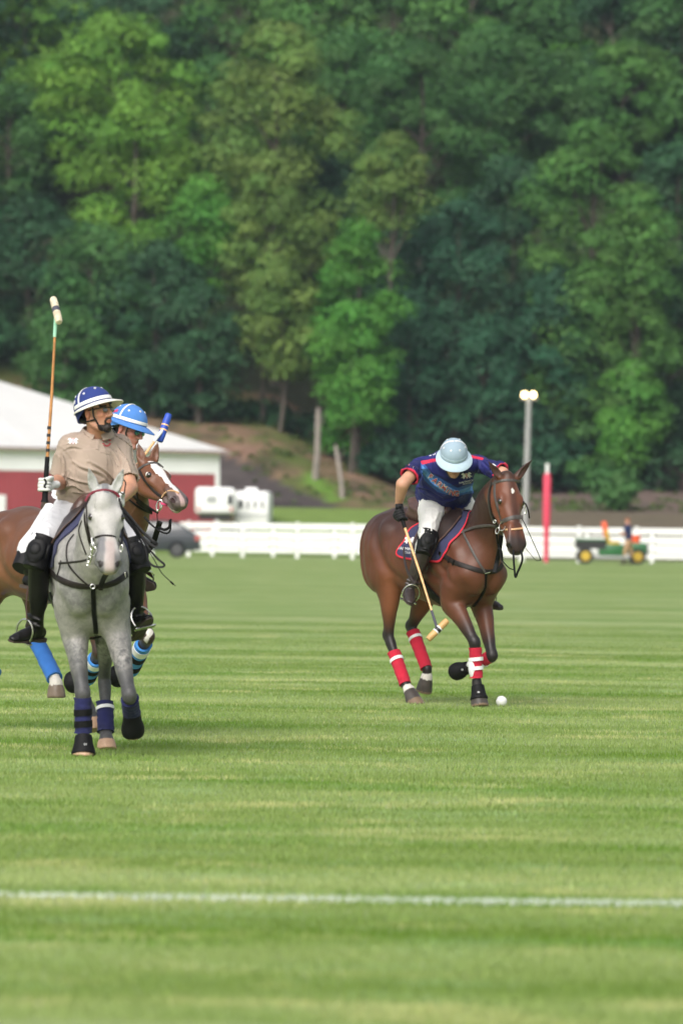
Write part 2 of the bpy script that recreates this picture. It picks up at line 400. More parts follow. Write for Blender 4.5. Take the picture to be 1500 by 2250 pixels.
class Horse:
    def __init__(s, name, X0, Y0, yaw, label, low=0.0):
        s.root = root('horse', (X0, Y0, 0), -R(yaw), label, 'horse', None); s.M = frame_of(s.root); s.Mi = s.M.inverted(); s.low = low
        s.legs = []; s.ears = []
    def loc(s, wpt): return s.Mi @ Vector(wpt)
    def W(s, p): return s.M @ Vector(p)
    def pY(s, px, py, Y): return s.loc(P(px, py, Y))
    def pv(s, px, py, v):       # on the picture ray, at lateral offset v
        o = s.Mi @ CO; d = s.Mi.to_3x3() @ ray(px, py); return o + d * ((v - o.y) / d.y)
    def pu(s, px, py, u):
        o = s.Mi @ CO; d = s.Mi.to_3x3() @ ray(px, py); return o + d * ((u - o.x) / d.x)
    def grid(s, h=.008, lo=(-1.15, -.46, -.02), hi=(1.55, .46, 1.85)): s.f = Field(lo, hi, h)
    def trunk(s, nar=1.0, cr_=0.0):
        f = s.f; s.nar = nar; L = s.low; S = (0, 1, 0)
        f.tube([(-.64, 0, 1.16 + cr_, .20, .95), (-.48, 0, 1.17 + cr_ * .6, .265 + cr_ * .4, .92), (-.24, 0, 1.135 + cr_ * .4, .285 + cr_ * .4, .90 * nar), (0, 0, 1.105 - L / 2, .315 + L / 2, .86 * nar), (.22, 0, 1.10 - L / 2, .335 + L / 2, .76 * nar), (.42, 0, 1.13 - L / 2, .30 + L / 2, .72 * nar), (.56, 0, 1.13 - L / 2, .22 + L / 2, .80)], S, .05, per=9)
        f.ell((.30, 0, 1.42), (.24, .05, .10), k=.09)                        # withers
        f.ell((-.45, 0, 1.33 + cr_), (.24, .13, .13), k=.08)                        # croup
        for y in (-nar, nar):
            f.ell((-.50, .145 * y, 1.17 + cr_ * .5), (.25, .125, .27), k=.07)            # haunch
            f.ell((-.62, .10 * y, 1.14), (.13, .10, .20), k=.07)              # buttock
            f.ell((-.36, .20 * y, 1.30 + cr_ * .7), (.09, .05, .06), k=.08)              # hip point
            f.tube([(.30, .11 * y, 1.40, .045, 1), (.48, .165 * y, 1.20, .10, .7), (.63, .15 * y, 1.03, .085, .9)], S, .05)     # shoulder blade
            f.tube([(.64, .145 * y, 1.02, .085, .9), (.47, .165 * y, .93 - L, .105, .75)], S, .05)                             # upper arm
            f.ell((.30, .185 * y, 1.13), (.17, .055, .17), k=.06)               # triceps
            f.ell((.665, .085 * y, 1.02 - L * .5), (.095, .09, .16), k=.035)            # breast muscle
            f.tube([(.66, .10 * y, .98 - L * .5, .07), (.50, .11 * y, .86 - L, .085)], S, .04)
        f.ell((.35, 0, .87 - L), (.26, .12, .10), k=.08)                      # sternum
    def neck(s, pts, crest=True):
        s.neckpts = pts; s.f.tube([tuple(p) + (r, wf) for p, r, wf in pts], (0, 1, 0), .06, per=5)
    def head(s, poll, nose, n, ears, jaw=0, wide=1.06, muz=1.22):
        f = s.f; poll = Vector(poll); nose = Vector(nose); x = (nose - poll); q = x.length / .60; x.normalize()
        n = Vector(n); z = (n - x * n.dot(x)).normalized(); y = z.cross(x); s.hq = q; s.hx, s.hy, s.hz, s.poll = x, y, z, poll
        wq = lambda a: wide * (1 + (muz - 1) * max(0, min(1, (a - .34) / .2)))
        H = lambda a, b, c: poll + (x * a + y * (b * wq(a)) + z * c) * q
        s.H = H; s.wqf = wq; AX = [tuple(x), tuple(y), tuple(z)]
        T = lambda pts, k, **kw: f.tube([tuple(H(*p[:3])) + (p[3] * q, (p[4] if len(p) > 4 else 1) * wq(p[0])) for p in pts], tuple(y), k, **kw)
        E = lambda c, r, k, op='add', ax=None: f.ell(tuple(H(*c)), [r[0] * q, r[1] * q * wq(c[0]), r[2] * q], ax or AX, k, op)
        T([(-.02, 0, -.085, .062, .95), (.06, 0, -.072, .074, 1.0), (.14, 0, -.078, .082, 1.14), (.21, 0, -.08, .080, 1.12), (.29, 0, -.076, .069, .98), (.38, 0, -.068, .055, .88), (.47, 0, -.062, .049, .88), (.54, 0, -.064, .048, .98), (.585, 0, -.07, .038, 1.12)], .02)
        for g in (-1, 1):
            T([(.05, .035 * g, -.13, .045), (.13, .05 * g, -.165 - jaw, .06), (.20, .047 * g, -.18 - jaw, .052), (.30, .033 * g, -.155 - jaw, .045), (.40, .018 * g, -.13 - jaw, .036), (.49, .01 * g, -.122 - jaw, .03), (.545, 0, -.125 - jaw, .028)], .035)
            E((.145, .062 * g, -.15), (.10, .03, .10), .02)
            T([(.20, .083 * g, -.088, .017), (.28, .068 * g, -.09, .015), (.37, .05 * g, -.092, .010)], .025)
            E((.18, .076 * g, -.042), (.048, .026, .026), .02)
            E((.197, .116 * g, -.050), (.026, .022, .019), .012, 'sub')
            E((.215, .086 * g, -.085), (.04, .018, .018), .02)
            E((.10, .062 * g, -.035), (.06, .03, .04), .03, 'sub') if False else None
            T([(.40, .035 * g, -.035, .018), (.50, .042 * g, -.045, .022), (.56, .046 * g, -.062, .027)], .02)      # nostril wing
            a = (x * .75 - z * .55 + y * (.25 * g)).normalized(); b2 = y * g - a * (y * g).dot(a); b2.normalize(); c2 = a.cross(b2)
            E((.572, .062 * g, -.058), (.026, .016, .012), .008, 'sub', [tuple(a), tuple(b2), tuple(c2)])
        E((.592, 0, -.092), (.030, .046, .038), .02); E((.560, 0, -.138 - jaw), (.030, .032, .024), .015)
        E((.30, .052, -.10), (.03, .02, .02), .02, 'sub') if False else None
        # forelock / poll cap
        E((-.01, 0, -.03), (.05, .035, .03), .03)
        # ears (tips given), cupped forward
        for g, tip in zip((-1, 1), ears):
            bs = H(.005, .055 * g, -.045); tip = Vector(tip); d = (tip - bs); ln = d.length; d.normalize(); sd_ = y - d * y.dot(d); sd_.normalize(); fw = s.ear_open[0 if g < 0 else 1] if hasattr(s, 'ear_open') else z
            fw = (fw - d * fw.dot(d)).normalized(); sd_ = d.cross(fw)
            pt = lambda t, o: bs + d * (ln * t) + fw * o
            f.tube([tuple(pt(0, -.004)) + (.027,), tuple(pt(.32, 0)) + (.031,), tuple(pt(.62, .0)) + (.023,), tuple(pt(.86, .002)) + (.011,), tuple(pt(1.02, .004)) + (.003,)], tuple(sd_), .018)
            f.tube([tuple(pt(.22, .026)) + (.014,), tuple(pt(.45, .024)) + (.023,), tuple(pt(.7, .020)) + (.016,), tuple(pt(.92, .012)) + (.005,)], tuple(sd_), .006, op='sub')
            s.ears.append((bs, tip, fw))
    def fore(s, y, elbow, knee, fet, cor, toe, ground=False, fat=1):
        f = s.f; S = (0, 1, 0); e, k, ft, c, t = [Vector(p) for p in (elbow, knee, fet, cor, toe)]
        sh = Vector((.54, .155 * y * s.nar, .98 - s.low)); i = lambda a, b, q: a + (b - a) * q
        A = [(sh, .10, .85), (e, .098 * fat, .8), (i(e, k, .3), .078 * fat, .82), (i(e, k, .6), .060 * fat, .85), (i(e, k, .85), .046, .92), (k, .050, .95), (i(k, ft, .14), .040, .95), (i(k, ft, .3), .033, .9)]
        f.tube([tuple(p) + (r, w_) for p, r, w_ in A], S, .045, per=4)
        s.lower(k, ft, c, t, ground, .031, .041)
        s.legs.append(('fore', [e, k, ft, c, t]))
    def lower(s, k, ft, c, t, ground, rc, rf):
        f = s.f; S = (0, 1, 0); i = lambda a, b, q: a + (b - a) * q
        f.tube([tuple(p) + (r, w_) for p, r, w_ in [(i(k, ft, .12), rc + .008, .95), (i(k, ft, .35), rc, .9), (i(k, ft, .75), rc + .001, .9), (ft, rf, .92), (i(ft, c, .45), .032, 1), (c, .040, 1)]], S, .015, per=3)
        d = (t - c); ln = d.length; d.normalize(); cut = [(tuple(t), tuple(d))]
        nrm = Vector((0, 0, -1)) if ground else d; b_ = t if not ground else Vector((t.x, t.y, t.z))
        f.tube([tuple(c - d * .005) + (.046,), tuple(c + d * (ln * .5)) + (.059,), tuple(t + d * .05) + (.074,)], S, .006, per=1, cut=[(tuple(b_), tuple(nrm))])
    def hind(s, y, stifle, hock, fet, cor, toe, ground=False, hip=None, pt_dir=(-1, 0, .2)):
        f = s.f; S = (0, 1, 0); st, k, ft, c, t = [Vector(p) for p in (stifle, hock, fet, cor, toe)]
        hip = Vector(hip) if hip else Vector((-.47, .13 * y, 1.18)); i = lambda a, b, q: a + (b - a) * q
        back = (i(hip, st, .5) + Vector((-.10, 0, -.02)))
        A = [(hip, .21, .62), (i(hip, st, .5) + Vector((-.10, 0, -.02)), .20, .6), (st + Vector((-.09, 0, 0)), .150, .66), (i(st, k, .3) + Vector((-.03, 0, 0)), .108, .7), (i(st, k, .6) + Vector((-.01, 0, 0)), .070, .78), (i(st, k, .85), .047, .85), (k, .052, .72), (i(k, ft, .18), .042, .8), (i(k, ft, .32), .036, .85)]
        f.tube([tuple(p) + (r, w_) for p, r, w_ in A], S, .05, per=4)
        pd = Vector(pt_dir).normalized(); f.ell(tuple(k + pd * .038 + Vector((0, 0, .01))), (.028, .02, .034), k=.03)
        f.tube([tuple(k + pd * .036) + (.02,), tuple(i(k, st, .35) + pd * .03) + (.014,)], S, .03)   # tendon
        s.lower(k, ft, c, t, ground, .034, .043)
        s.legs.append(('hind', [st, k, ft, c, t]))
    def finish(s, name, colour, material):
        V, F = s.f.mesh(); s.f = None; V = relax(V, F, 3, .5)
        n = vnoise(V, 6, 3) * .006 + vnoise(V * np.array([1.6, 1, .7]), 13, 5) * .0035 + vnoise(V, 30, 6) * .0008
        # small surface unevenness of muscle under skin
        V = V + np.stack([n * 0, n * np.sign(V[:, 1]), n * .3], 1)
        g = np.zeros(len(V))
        for pl, dep, wd in GROOVES:
            C_ = cr(pl, 6); best = np.full(len(V), 9.); sg = np.zeros(len(V)); tt = np.zeros(len(V))
            for i in range(len(C_) - 1):
                a, e = C_[i], C_[i + 1] - C_[i]; t = np.clip(((V[:, 0] - a[0]) * e[0] + (V[:, 2] - a[1]) * e[1]) / (e @ e), 0, 1); dx, dz = V[:, 0] - a[0] - t * e[0], V[:, 2] - a[1] - t * e[1]; d = np.hypot(dx, dz); m = d < best
                best = np.where(m, d, best); sg = np.where(m, np.sign(dx * e[1] - dz * e[0]), sg); tt = np.where(m, (i + t) / (len(C_) - 1), tt)
            q = best * sg; g += dep * np.sin(np.pi * np.clip(tt, .03, .97)) ** .6 * (np.exp(-(q / wd) ** 2) - .35 * np.exp(-((np.abs(q) - 2.1 * wd) / wd) ** 2))
        V[:, 1] -= np.sign(V[:, 1]) * g * sst(.06, .14, np.abs(V[:, 1]))
        cols, mot = colour(s, V)
        s.body = raw_obj(name, V, F, material, s.root, world=False, attrs={'Col': np.clip(cols, 0, 1), 'Mot': mot}); return s.body
    # ---- measures used by the coat colours
    def legt(s, V, li):
        """distance to leg li and position along it: 0 elbow/stifle,1 knee/hock,2 fetlock,3 coronet,4 toe"""
        J = np.array([list(p) for p in s.legs[li][1]]); best = np.full(len(V), 9.); tt = np.zeros(len(V))
        for i in range(4):
            e = J[i + 1] - J[i]; t = (V - J[i]) @ e / (e @ e); tc = np.clip(t, 0, 1); d = np.linalg.norm(V - J[i] - tc[:, None] * e, axis=1)
            m = d < best; best = np.where(m, d, best); tt = np.where(m, i + (np.clip(t, -1 if i == 0 else 0, 1.2 if i == 3 else 1)), tt)
        return best, tt
    def headc(s, V):
        D = (V - np.array(s.poll)) / s.hq; return D @ np.array(s.hx), D @ np.array(s.hy), D @ np.array(s.hz)
    def hoofmask(s, V, li):
        J = s.legs[li][1]; c = np.array(J[3]); t = np.array(J[4]); e = t - c; tt = (V - c) @ e / (e @ e); d = np.linalg.norm(V - c - np.clip(tt, 0, 1)[:, None] * e, axis=1)
        return (d < .10) & (tt > .08)
    def wrap(s, li, a, b, r, mat_, name='leg_wrap', rows=26, flare=.0, lab=None, rim=None, bumps=.0034):
        """cloth bandage round the cannon of leg li, from position a to b (0..1 between knee and fetlock, may pass 1)"""
        J = s.legs[li][1]; k, ft, c = [s.W(p) for p in J[1:4]]; ax = (ft - k); ln = ax.length; ax.normalize()
        X = ax.orthogonal().normalized(); Y = ax.cross(X); seg = 28; V = []; F = []
        for i in range(rows + 1):
            t = a + (b - a) * i / rows; p = k + ax * (ln * t)
            for j in range(seg):
                an = 2 * math.pi * j / seg; ph = (i / rows * 5.2 + an / (2 * math.pi)) % 1.0
                rr = r(t) if callable(r) else r; rr += bumps * (1 - ph) + .0012 * math.sin(an * 3 + i * .7) + (flare if i in (0, rows) else 0)
                if i in (0, rows): rr += .002 * math.sin(an * 2 + 1)
                V.append(p + (X * math.cos(an) + Y * math.sin(an)) * rr)
        for i in range(rows):
            for j in range(seg): F.append([i * seg + j, i * seg + (j + 1) % seg, (i + 1) * seg + (j + 1) % seg, (i + 1) * seg + j])
        # turn the rims inwards so the bandage has thickness
        for i, sgn in ((0, 0), (rows, 1)):
            base = len(V); pc = k + ax * (ln * (a + (b - a) * i / rows))
            for j in range(seg): V.append(pc + (Vector(V[i * seg + j]) - pc) * .72)
            for j in range(seg):
                q = [i * seg + j, i * seg + (j + 1) % seg, base + (j + 1) % seg, base + j]; F.append(q if sgn == 0 else q[::-1])
        return MB().add(V, F).build(name, mat_, s.root, smooth=True)
    def cuff(s, li, a, b, r, mat_, parent, name='strap'):
        J = s.legs[li][1]; k, ft = s.W(J[1]), s.W(J[2]); ax = ft - k; ln = ax.length; ax.normalize(); X = ax.orthogonal().normalized(); Y = ax.cross(X); seg = 24; V = []; F = []
        for t, q in ((a, 0), (a, 1), (b, 1), (b, 0)):
            for j in range(seg):
                an = 2 * math.pi * j / seg; V.append(k + ax * (ln * t + .004 * math.sin(an)) + (X * math.cos(an) + Y * math.sin(an)) * (r + q * .004 - .002))
        for i in range(3):
            for j in range(seg): F.append([i * seg + j, i * seg + (j + 1) % seg, (i + 1) * seg + (j + 1) % seg, (i + 1) * seg + j])
        return MB().add(V, F).build(name, mat_, parent, smooth=True)
    def bell(s, li, mat_, r0=.045, r1=.075, over=.85, up=.02):
        """bell boot round the pastern and hoof"""
        J = s.legs[li][1]; c, t = s.W(J[3]), s.W(J[4]); ax = (t - c); ln = ax.length; ax.normalize(); X = ax.orthogonal().normalized(); Y = ax.cross(X); seg = 26; V = []; F = []
        prof = [(-up - .004, r0 - .010), (-up, r0), (-up + .006, r0 + .002), (0, r0 + .006)] + ([(ln * .3, r0 + (r1 - r0) * .55), (ln * over * .8, r1 * .97), (ln * over, r1), (ln * over + .003, r1 - .003), (ln * over - .004, r1 - .010)] if over < .99 else [(ln * .25, r1 * .92), (ln * .55, r1), (ln * .82, r1 * .98), (ln * 1.0, r1 * .90), (ln * 1.10, r1 * .74), (ln * 1.14, r1 * .5), (ln * 1.15, r1 * .2)])
        for a, r in prof:
            for j in range(seg): an = 2 * math.pi * j / seg; V.append(c + ax * (a + .003 * math.sin(an * 2)) + (X * math.cos(an) + Y * math.sin(an)) * r)
        for i in range(len(prof) - 1):
            for j in range(seg): F.append([i * seg + j, i * seg + (j + 1) % seg, (i + 1) * seg + (j + 1) % seg, (i + 1) * seg + j])
        o = MB().add(V, F).build('bell_boot', mat_, s.root, smooth=True); return o
    def nost(s, hx, hy, hz, r=.017, y0=.050, z0=.052, x0=.568):
        w_ = s.wqf(.57); return np.hypot(np.hypot((hx - x0) / 1.25, (np.abs(hy) / w_ - y0) / .9), (hz + z0) * .8) < r
    def eyes(s, rr=.0265, off=.0845, white=False):
        for g in (-1, 1):
            c = s.W(s.H(.197, off * g, -.048)); o = MB().ball(c, rr * s.hq, 18).build('eye', M['eye'], s.root, smooth=True)
            if white:
                y = s.M.to_3x3() @ s.hy * g; x = s.M.to_3x3() @ s.hx
                MB().ball(c - x * .005 + y * .0055 - x * .004, rr * s.hq * .80, 14).build('eye_white', M['eye_white'], o, smooth=True)

GROOVES = [([(-.44, 1.46), (-.40, 1.28), (-.33, 1.12), (-.22, .99)], .017, .040), ([(-.60, 1.42), (-.63, 1.22), (-.60, 1.05), (-.54, .90)], .012, .032), ([(.36, 1.42), (.47, 1.26), (.57, 1.10)], .012, .030), ([(.18, 1.34), (.20, 1.16), (.30, 1.02), (.40, .95)], .015, .034),
    ([(.38, 1.10), (.48, 1.02), (.60, .93)], .010, .026), ([(-.28, 1.05), (-.15, .98), (.0, .93)], .008, .030)]
# ================= bay horse, right of the picture
B = Horse('horse', (955 - 750) / FPX * 44.35, 44.35, 56, 'dark bay horse with small white star and red leg wraps beside the white ball')
B.ear_open = [Vector((.8, -.5, .1)), Vector((.9, .1, .1))]
B.grid(.0085, hi=(1.6, .62, 2.05)); B.trunk(.94, .065)
NB = [B.pv(1053, 1120, .02), ]
B.neck([((.32, 0, 1.20), .26, .72), ((.52, 0, 1.22), .24, .64), ((.66, .005, 1.35), .195, .60), (B.pY(1077, 1112, 43.66), .158, .58), (B.pY(1100, 1072, 43.46), .118, .64)])
B.head(B.pY(1121, 1047, 43.36), B.pY(1143, 1203, 43.13), B.Mi.to_3x3() @ Vector((.42, -.90, .0)), [B.pY(1071, 1012, 43.32), B.pY(1169, 1009, 43.46)])
B.fore(-1, B.pv(990, 1318, -.16), B.pv(1043, 1412, -.10), B.pv(1047, 1502, -.08), B.pv(1050, 1517, -.08), B.pv(1054, 1553, -.08))
B.fore(1, B.pv(1058, 1322, .14), B.pv(1080, 1441, .10), B.pY(1030, 1466, 43.98), B.pY(1018, 1470, 44.02), B.pY(996, 1478, 44.08))
B.hind(-1, B.pv(862, 1268, -.17), B.pv(853, 1399, -.15), B.pv(890, 1503, -.14), B.pv(898, 1517, -.14), B.pv(911, 1546, -.14), ground=True)
B.hind(1, B.pv(945, 1292, .15), B.pv(903, 1378, .13), B.pv(937, 1470, .13), B.pv(936, 1488, .13), B.pv(930, 1521, .13))
def col_bay(h, V):
    n = vnoise(V, 6, 1); n2 = vnoise(V, 23, 2)
    c = np.tile(np.array([.100, .034, .0165]), (len(V), 1)); c = mixc(c, [.028, .012, .009], sst(1.14, 1.50, V[:, 2] + n * .10 + n2 * .02) * .9)
    c = mixc(c, [.22, .075, .028], sst(.12, -.1, np.abs(V[:, 0] + .28 + n * .05) - .08) * sst(1.2, .95, V[:, 2]) * .5)
    hx, hy, hz = h.headc(V); hd = (hx > -.06) & (hx < .7) & (hz > -.3) & (hz < .1) & (np.abs(hy) < .14)
    ch = mixc(np.tile(np.array([.125, .040, .018]), (len(V), 1)), [.055, .022, .014], sst(.045, .012, np.abs(hy) + n * .01) * sst(-.05, -.02, hz) * .85)
    ch = mixc(ch, [.03, .017, .014], sst(.46, .56, hx + n * .03)); ch = mixc(ch, [.045, .02, .012], sst(.03, -.03, hx)); ch = mixc(ch, [.04, .018, .012], sst(.045, .02, np.hypot((hx - .197), (hz + .06))) * .8)
    c = np.where(hd[:, None], ch, c)
    star = hd & (np.hypot((hx - .125) / 1.9, (np.abs(hy + .002 + n2 * .002)) / .9) < .0125) & (hz > -.06); c[star] = (.62, .58, .52)
    greych = hd & (hx > .46) & (hz < -.085) & (np.abs(hy) > .02) & (n2 > -.2); c[greych] = c[greych] * .5 + np.array([.3, .28, .26]) * .5
    c[hd & h.nost(hx, hy, hz)] = (.008, .006, .006)
    mot = np.zeros(len(V))
    for i, (kd, J) in enumerate(h.legs):
        d, t = h.legt(V, i); near = d < .14
        dark = sst(.35 if kd == 'fore' else .5, .95, t + n * .12) * near * sst(.2, .10, d); c = mixc(c, [.014, .0105, .010], dark)
        if kd == 'hind':
            wh = near & (t > 2.45 + n2 * .12) & (t < 3.1 + n2 * .1); c[wh] = (.58, .55, .50)
        hf = h.hoofmask(V, i); c[hf] = np.array([.055, .046, .040]) * (1 + .25 * n2[hf, None])
        tip = hf & (t > 3.85); c[tip] = (.16, .11, .07)
    return c, mot
M['coat_bay'] = coat('bay coat', .45)
B.finish('body', col_bay, M['coat_bay']); B.eyes()

# ================= grey horse, left foreground
G = Horse('horse', (199 - 750) / FPX * 34.4, 34.40, 86, 'pale grey horse trotting towards the viewer with navy leg wraps', low=.05)
G.ear_open = [Vector((1, 0, .15)), Vector((1, 0, .15))]
G.grid(.008, lo=(-1.15, -.52, -.02), hi=(1.6, .52, 1.9)); G.trunk(.86)
G.neck([((.34, 0, 1.17), .25, .72), ((.58, 0, 1.13), .215, .74), ((.76, .005, 1.17), .165, .74), (G.pY(205, 1168, 33.53), .130, .70), (G.pY(223, 1108, 33.42), .098, .76)])
G.head(G.pY(232, 1074, 33.42), G.pY(242, 1238, 33.12), G.Mi.to_3x3() @ Vector((.14, -.97, .12)), wide=1.12, muz=1.16, ears= [G.pY(195, 1026, 33.40), G.pY(272, 1028, 33.42)])
G.fore(-1, G.pY(164, 1392, 33.93), G.pY(182, 1522, 33.78), G.pY(184, 1612, 33.80), G.pY(184, 1632, 33.78), G.pY(184, 1661, 33.76), ground=True)
G.fore(1, G.pY(259, 1392, 33.90), G.pY(284, 1527, 33.62), G.pY(290, 1572, 33.84), G.pY(291, 1584, 33.84), G.pY(293, 1612, 33.90))
G.hind(1, G.pu(238, 1360, -.30), G.pY(229, 1490, 34.98), G.pY(233, 1608, 34.86), G.pY(234, 1624, 34.82), G.pY(235, 1648, 34.80))
G.hind(-1, G.pu(165, 1365, -.32), G.pY(176, 1490, 35.2), G.pY(196, 1560, 35.15), G.pY(200, 1576, 35.12), G.pY(205, 1606, 35.1))
def col_grey(h, V):
    n = vnoise(V, 6, 1); n2 = vnoise(V, 25, 2); c = np.tile(np.array([.32, .305, .285]), (len(V), 1)); c = mixc(c, [.21, .21, .20], sst(-.2, .6, n) * .7)
    mot = .30 + .35 * sst(1.35, .75, V[:, 2]) * sst(-.2, .5, n)
    hx, hy, hz = h.headc(V); hd = (hx > -.08) & (hx < .7) & (hz > -.3) & (hz < .1) & (np.abs(hy) < .15)
    c = np.where(hd[:, None], np.array([.41, .395, .375]), c); mot = np.where(hd, .12, mot)
    fore = hd & (hx < .03); c[fore] = (.38, .38, .36)
    lock = hd & (hx < .06) & (np.abs(hy) < .022); c[lock] = (.20, .20, .20)
    pk = sst(.34, .44, hx + n2 * .03 - hy * .5) * hd * sst(.055, .02, np.abs(hy - .012 + n2 * .012)); c = mixc(c, [.40, .33, .31], pk)
    gy = sst(.30, .40, hx) * hd * sst(-.012, -.035, hy + n2 * .008) * sst(.56, .47, hx); c = mixc(c, [.12, .12, .13], gy * .9)
    gy = sst(.44, .54, hx) * hd * sst(.022, .045, np.abs(hy)); c = mixc(c, [.10, .10, .10], gy * .9)
    lip = hd & (hx > .57) & (hz < -.09) & (n2 > .0); c[lip] = (.42, .28, .22)
    c[hd & h.nost(hx, hy, hz, .0185, .043, .046, .575)] = (.02, .015, .015)
    c = mixc(c, [.14, .14, .135], sst(.048, .02, np.hypot((hx - .197), (hz + .06))) * (np.abs(hy) > .05) * hd * .85)
    for i, (kd, J) in enumerate(h.legs):
        d, t = h.legt(V, i); near = sst(.18, .10, d)
        dk = sst(.35, 1.0, t + n * .25 + n2 * .08) * near; c = mixc(c, [.030, .030, .032], dk * .9); mot = np.maximum(mot, near * sst(-.2, .5, t) * .9)
        hf = h.hoofmask(V, i); c[hf] = np.array([.42, .27, .18]) * (1 + .15 * n2[hf, None]); mot[hf] = 0
    return c, mot
M['coat_grey'] = coat('grey coat', .5, .06, dapple=(.075, .075, .077))
G.finish('body', col_grey, M['coat_grey']); G.eyes()

# ================= chestnut horse, behind the grey one
C = Horse('horse', (128 - 750) / FPX * 37.4, 37.40, 60, 'chestnut horse with broad white blaze and blue leg wraps behind the grey horse', low=-.06)
C.ear_open = [Vector((.9, -.4, 0)), Vector((.9, -.3, 0))]
C.grid(.009, lo=(-1.3, -.46, .05), hi=(1.75, .80, 2.10)); C.trunk(1.0, .02)
C.neck([((.34, 0, 1.20), .26, .72), ((.56, 0, 1.22), .23, .68), (C.pY(284, 1140, 36.72), .165, .66), (C.pY(297, 1085, 36.55), .130, .62), (C.pY(312, 1050, 36.42), .098, .70)])
C.head(C.pY(328, 1007, 36.36), C.pY(405, 1091, 36.02), C.Mi.to_3x3() @ Vector((.52, -.66, .54)), [C.pY(304, 972, 36.38), C.pY(348, 970, 36.42)], jaw=.012)
C.fore(-1, C.pv(200, 1330, -.14), C.pv(219, 1432, -.12), C.pY(190, 1494, 36.95), C.pY(179, 1496, 36.98), C.pY(153, 1500, 37.02))
C.fore(1, C.pv(292, 1305, .15), C.pv(325, 1398, .14), C.pY(285, 1476, 37.0), C.pY(274, 1482, 37.04), C.pY(250, 1488, 37.08))
C.hind(1, C.pv(92, 1285, .15), C.pv(70, 1386, .13), C.pv(120, 1488, .13), C.pv(124, 1503, .13), C.pv(124, 1534, .13))
C.hind(-1, C.pv(-5, 1290, -.17), C.pv(-68, 1380, -.16), C.pv(-14, 1480, -.15), C.pv(-30, 1500, -.15), C.pv(-40, 1530, -.15))
def col_chest(h, V):
    n = vnoise(V, 6, 1); n2 = vnoise(V, 23, 2)
    c = np.tile(np.array([.135, .052, .023]), (len(V), 1)); c = mixc(c, [.085, .038, .022], sst(1.2, 1.5, V[:, 2] + n * .06) * .75)
    c = mixc(c, [.19, .085, .04], sst(.14, .0, np.abs(V[:, 0] + .33 + n * .04)) * sst(1.35, 1.1, V[:, 2]) * .6)
    hx, hy, hz = h.headc(V); hd = (hx > -.08) & (hx < .7) & (hz > -.3) & (hz < .1) & (np.abs(hy) < .15)
    ch = np.tile(np.array([.130, .048, .021]), (len(V), 1)); ch = mixc(ch, [.115, .09, .085], sst(.36, .54, hx + n * .05 + n2 * .03 - hz * .3) * .95); ch = mixc(ch, [.13, .055, .03], sst(.04, -.03, hx))
    wv = .031 + .016 * sst(.05, .16, hx) - .022 * sst(.2, .32, hx) - .004 * sst(.42, .5, hx)
    bl = hd & (hz > -.075) & (np.abs(hy + .004 + n2 * .006) < wv) & (hx > .055 + n2 * .01); ch[bl] = (.72, .68, .65)
    pk = hd & bl & (hx > .5); ch[pk] = (.44, .31, .29)
    chin = hd & (hx > .50) & (hz < -.145) & (n2 > -.1); ch[chin] = (.5, .42, .36)
    ch[hd & h.nost(hx, hy, hz, .024)] = (.03, .012, .012)
    c = np.where(hd[:, None], ch, c)
    for i, (kd, J) in enumerate(h.legs):
        d, t = h.legt(V, i); near = sst(.18, .10, d); dk = sst(.3, .9, t + n * .1) * near; c = mixc(c, [.035, .022, .018], dk * .93)
        if kd == 'hind':
            m = (d < .1) & (t > 1.0 + n2 * .1); c[m] = (.58, .55, .5)
        if i == 1: m = (d < .09) & (t > 1.0 + n2 * .08) & (t < 1.35) & (V[:, 0] > J[1][0] + .018); c[m] = (.58, .55, .5)
        hf = h.hoofmask(V, i); c[hf] = np.array([.16, .12, .09]) * (1 + .25 * n2[hf, None])
    return c, np.zeros(len(V))
M['coat_chest'] = coat('chestnut coat', .42)
C.finish('body', col_chest, M['coat_chest']); C.eyes(white=True)
# ------------------------------------------------------------------ tack
M['red_wrap'] = mat('red fleece bandage', (.44, .008, .032), .9, .1, 14, .5, 350, sheen=.04)
M['blue_wrap'] = mat('blue fleece bandage', (.030, .15, .48), .9, .1, 14, .5, 350, sheen=.04)
M['lightblue_wrap'] = mat('light blue bandage', (.05, .23, .58), .9, .1, 14, .5, 350, sheen=.04)
M['navy_wrap'] = mat('navy bandage', (.010, .012, .070), .9, .15, 14, .5, 350, sheen=.04)
M['navy_cloth'] = mat('navy quilted cloth', (.030, .032, .085), .85, .12, 12, .4, 200, sheen=.04)
M['red_trim'] = mat('red trim', (.60, .02, .04), .7, .08, 20, .2, 200)
M['maroon'] = mat('maroon leather', (.17, .014, .028), .45, .2, 60, .2, 200)
M['white_strap'] = mat('white strap', (.72, .72, .72), .6, .06, 20, .15, 100)
M['pink'] = mat('pink rubber', (.62, .05, .16), .5, .1, 20, .1, 100)
M['saddle'] = mat('brown saddle leather', (.075, .040, .032), .38, .25, 12, .3, 90)
M['flap'] = mat('dark saddle flap leather', (.030, .019, .017), .42, .25, 12, .3, 90)

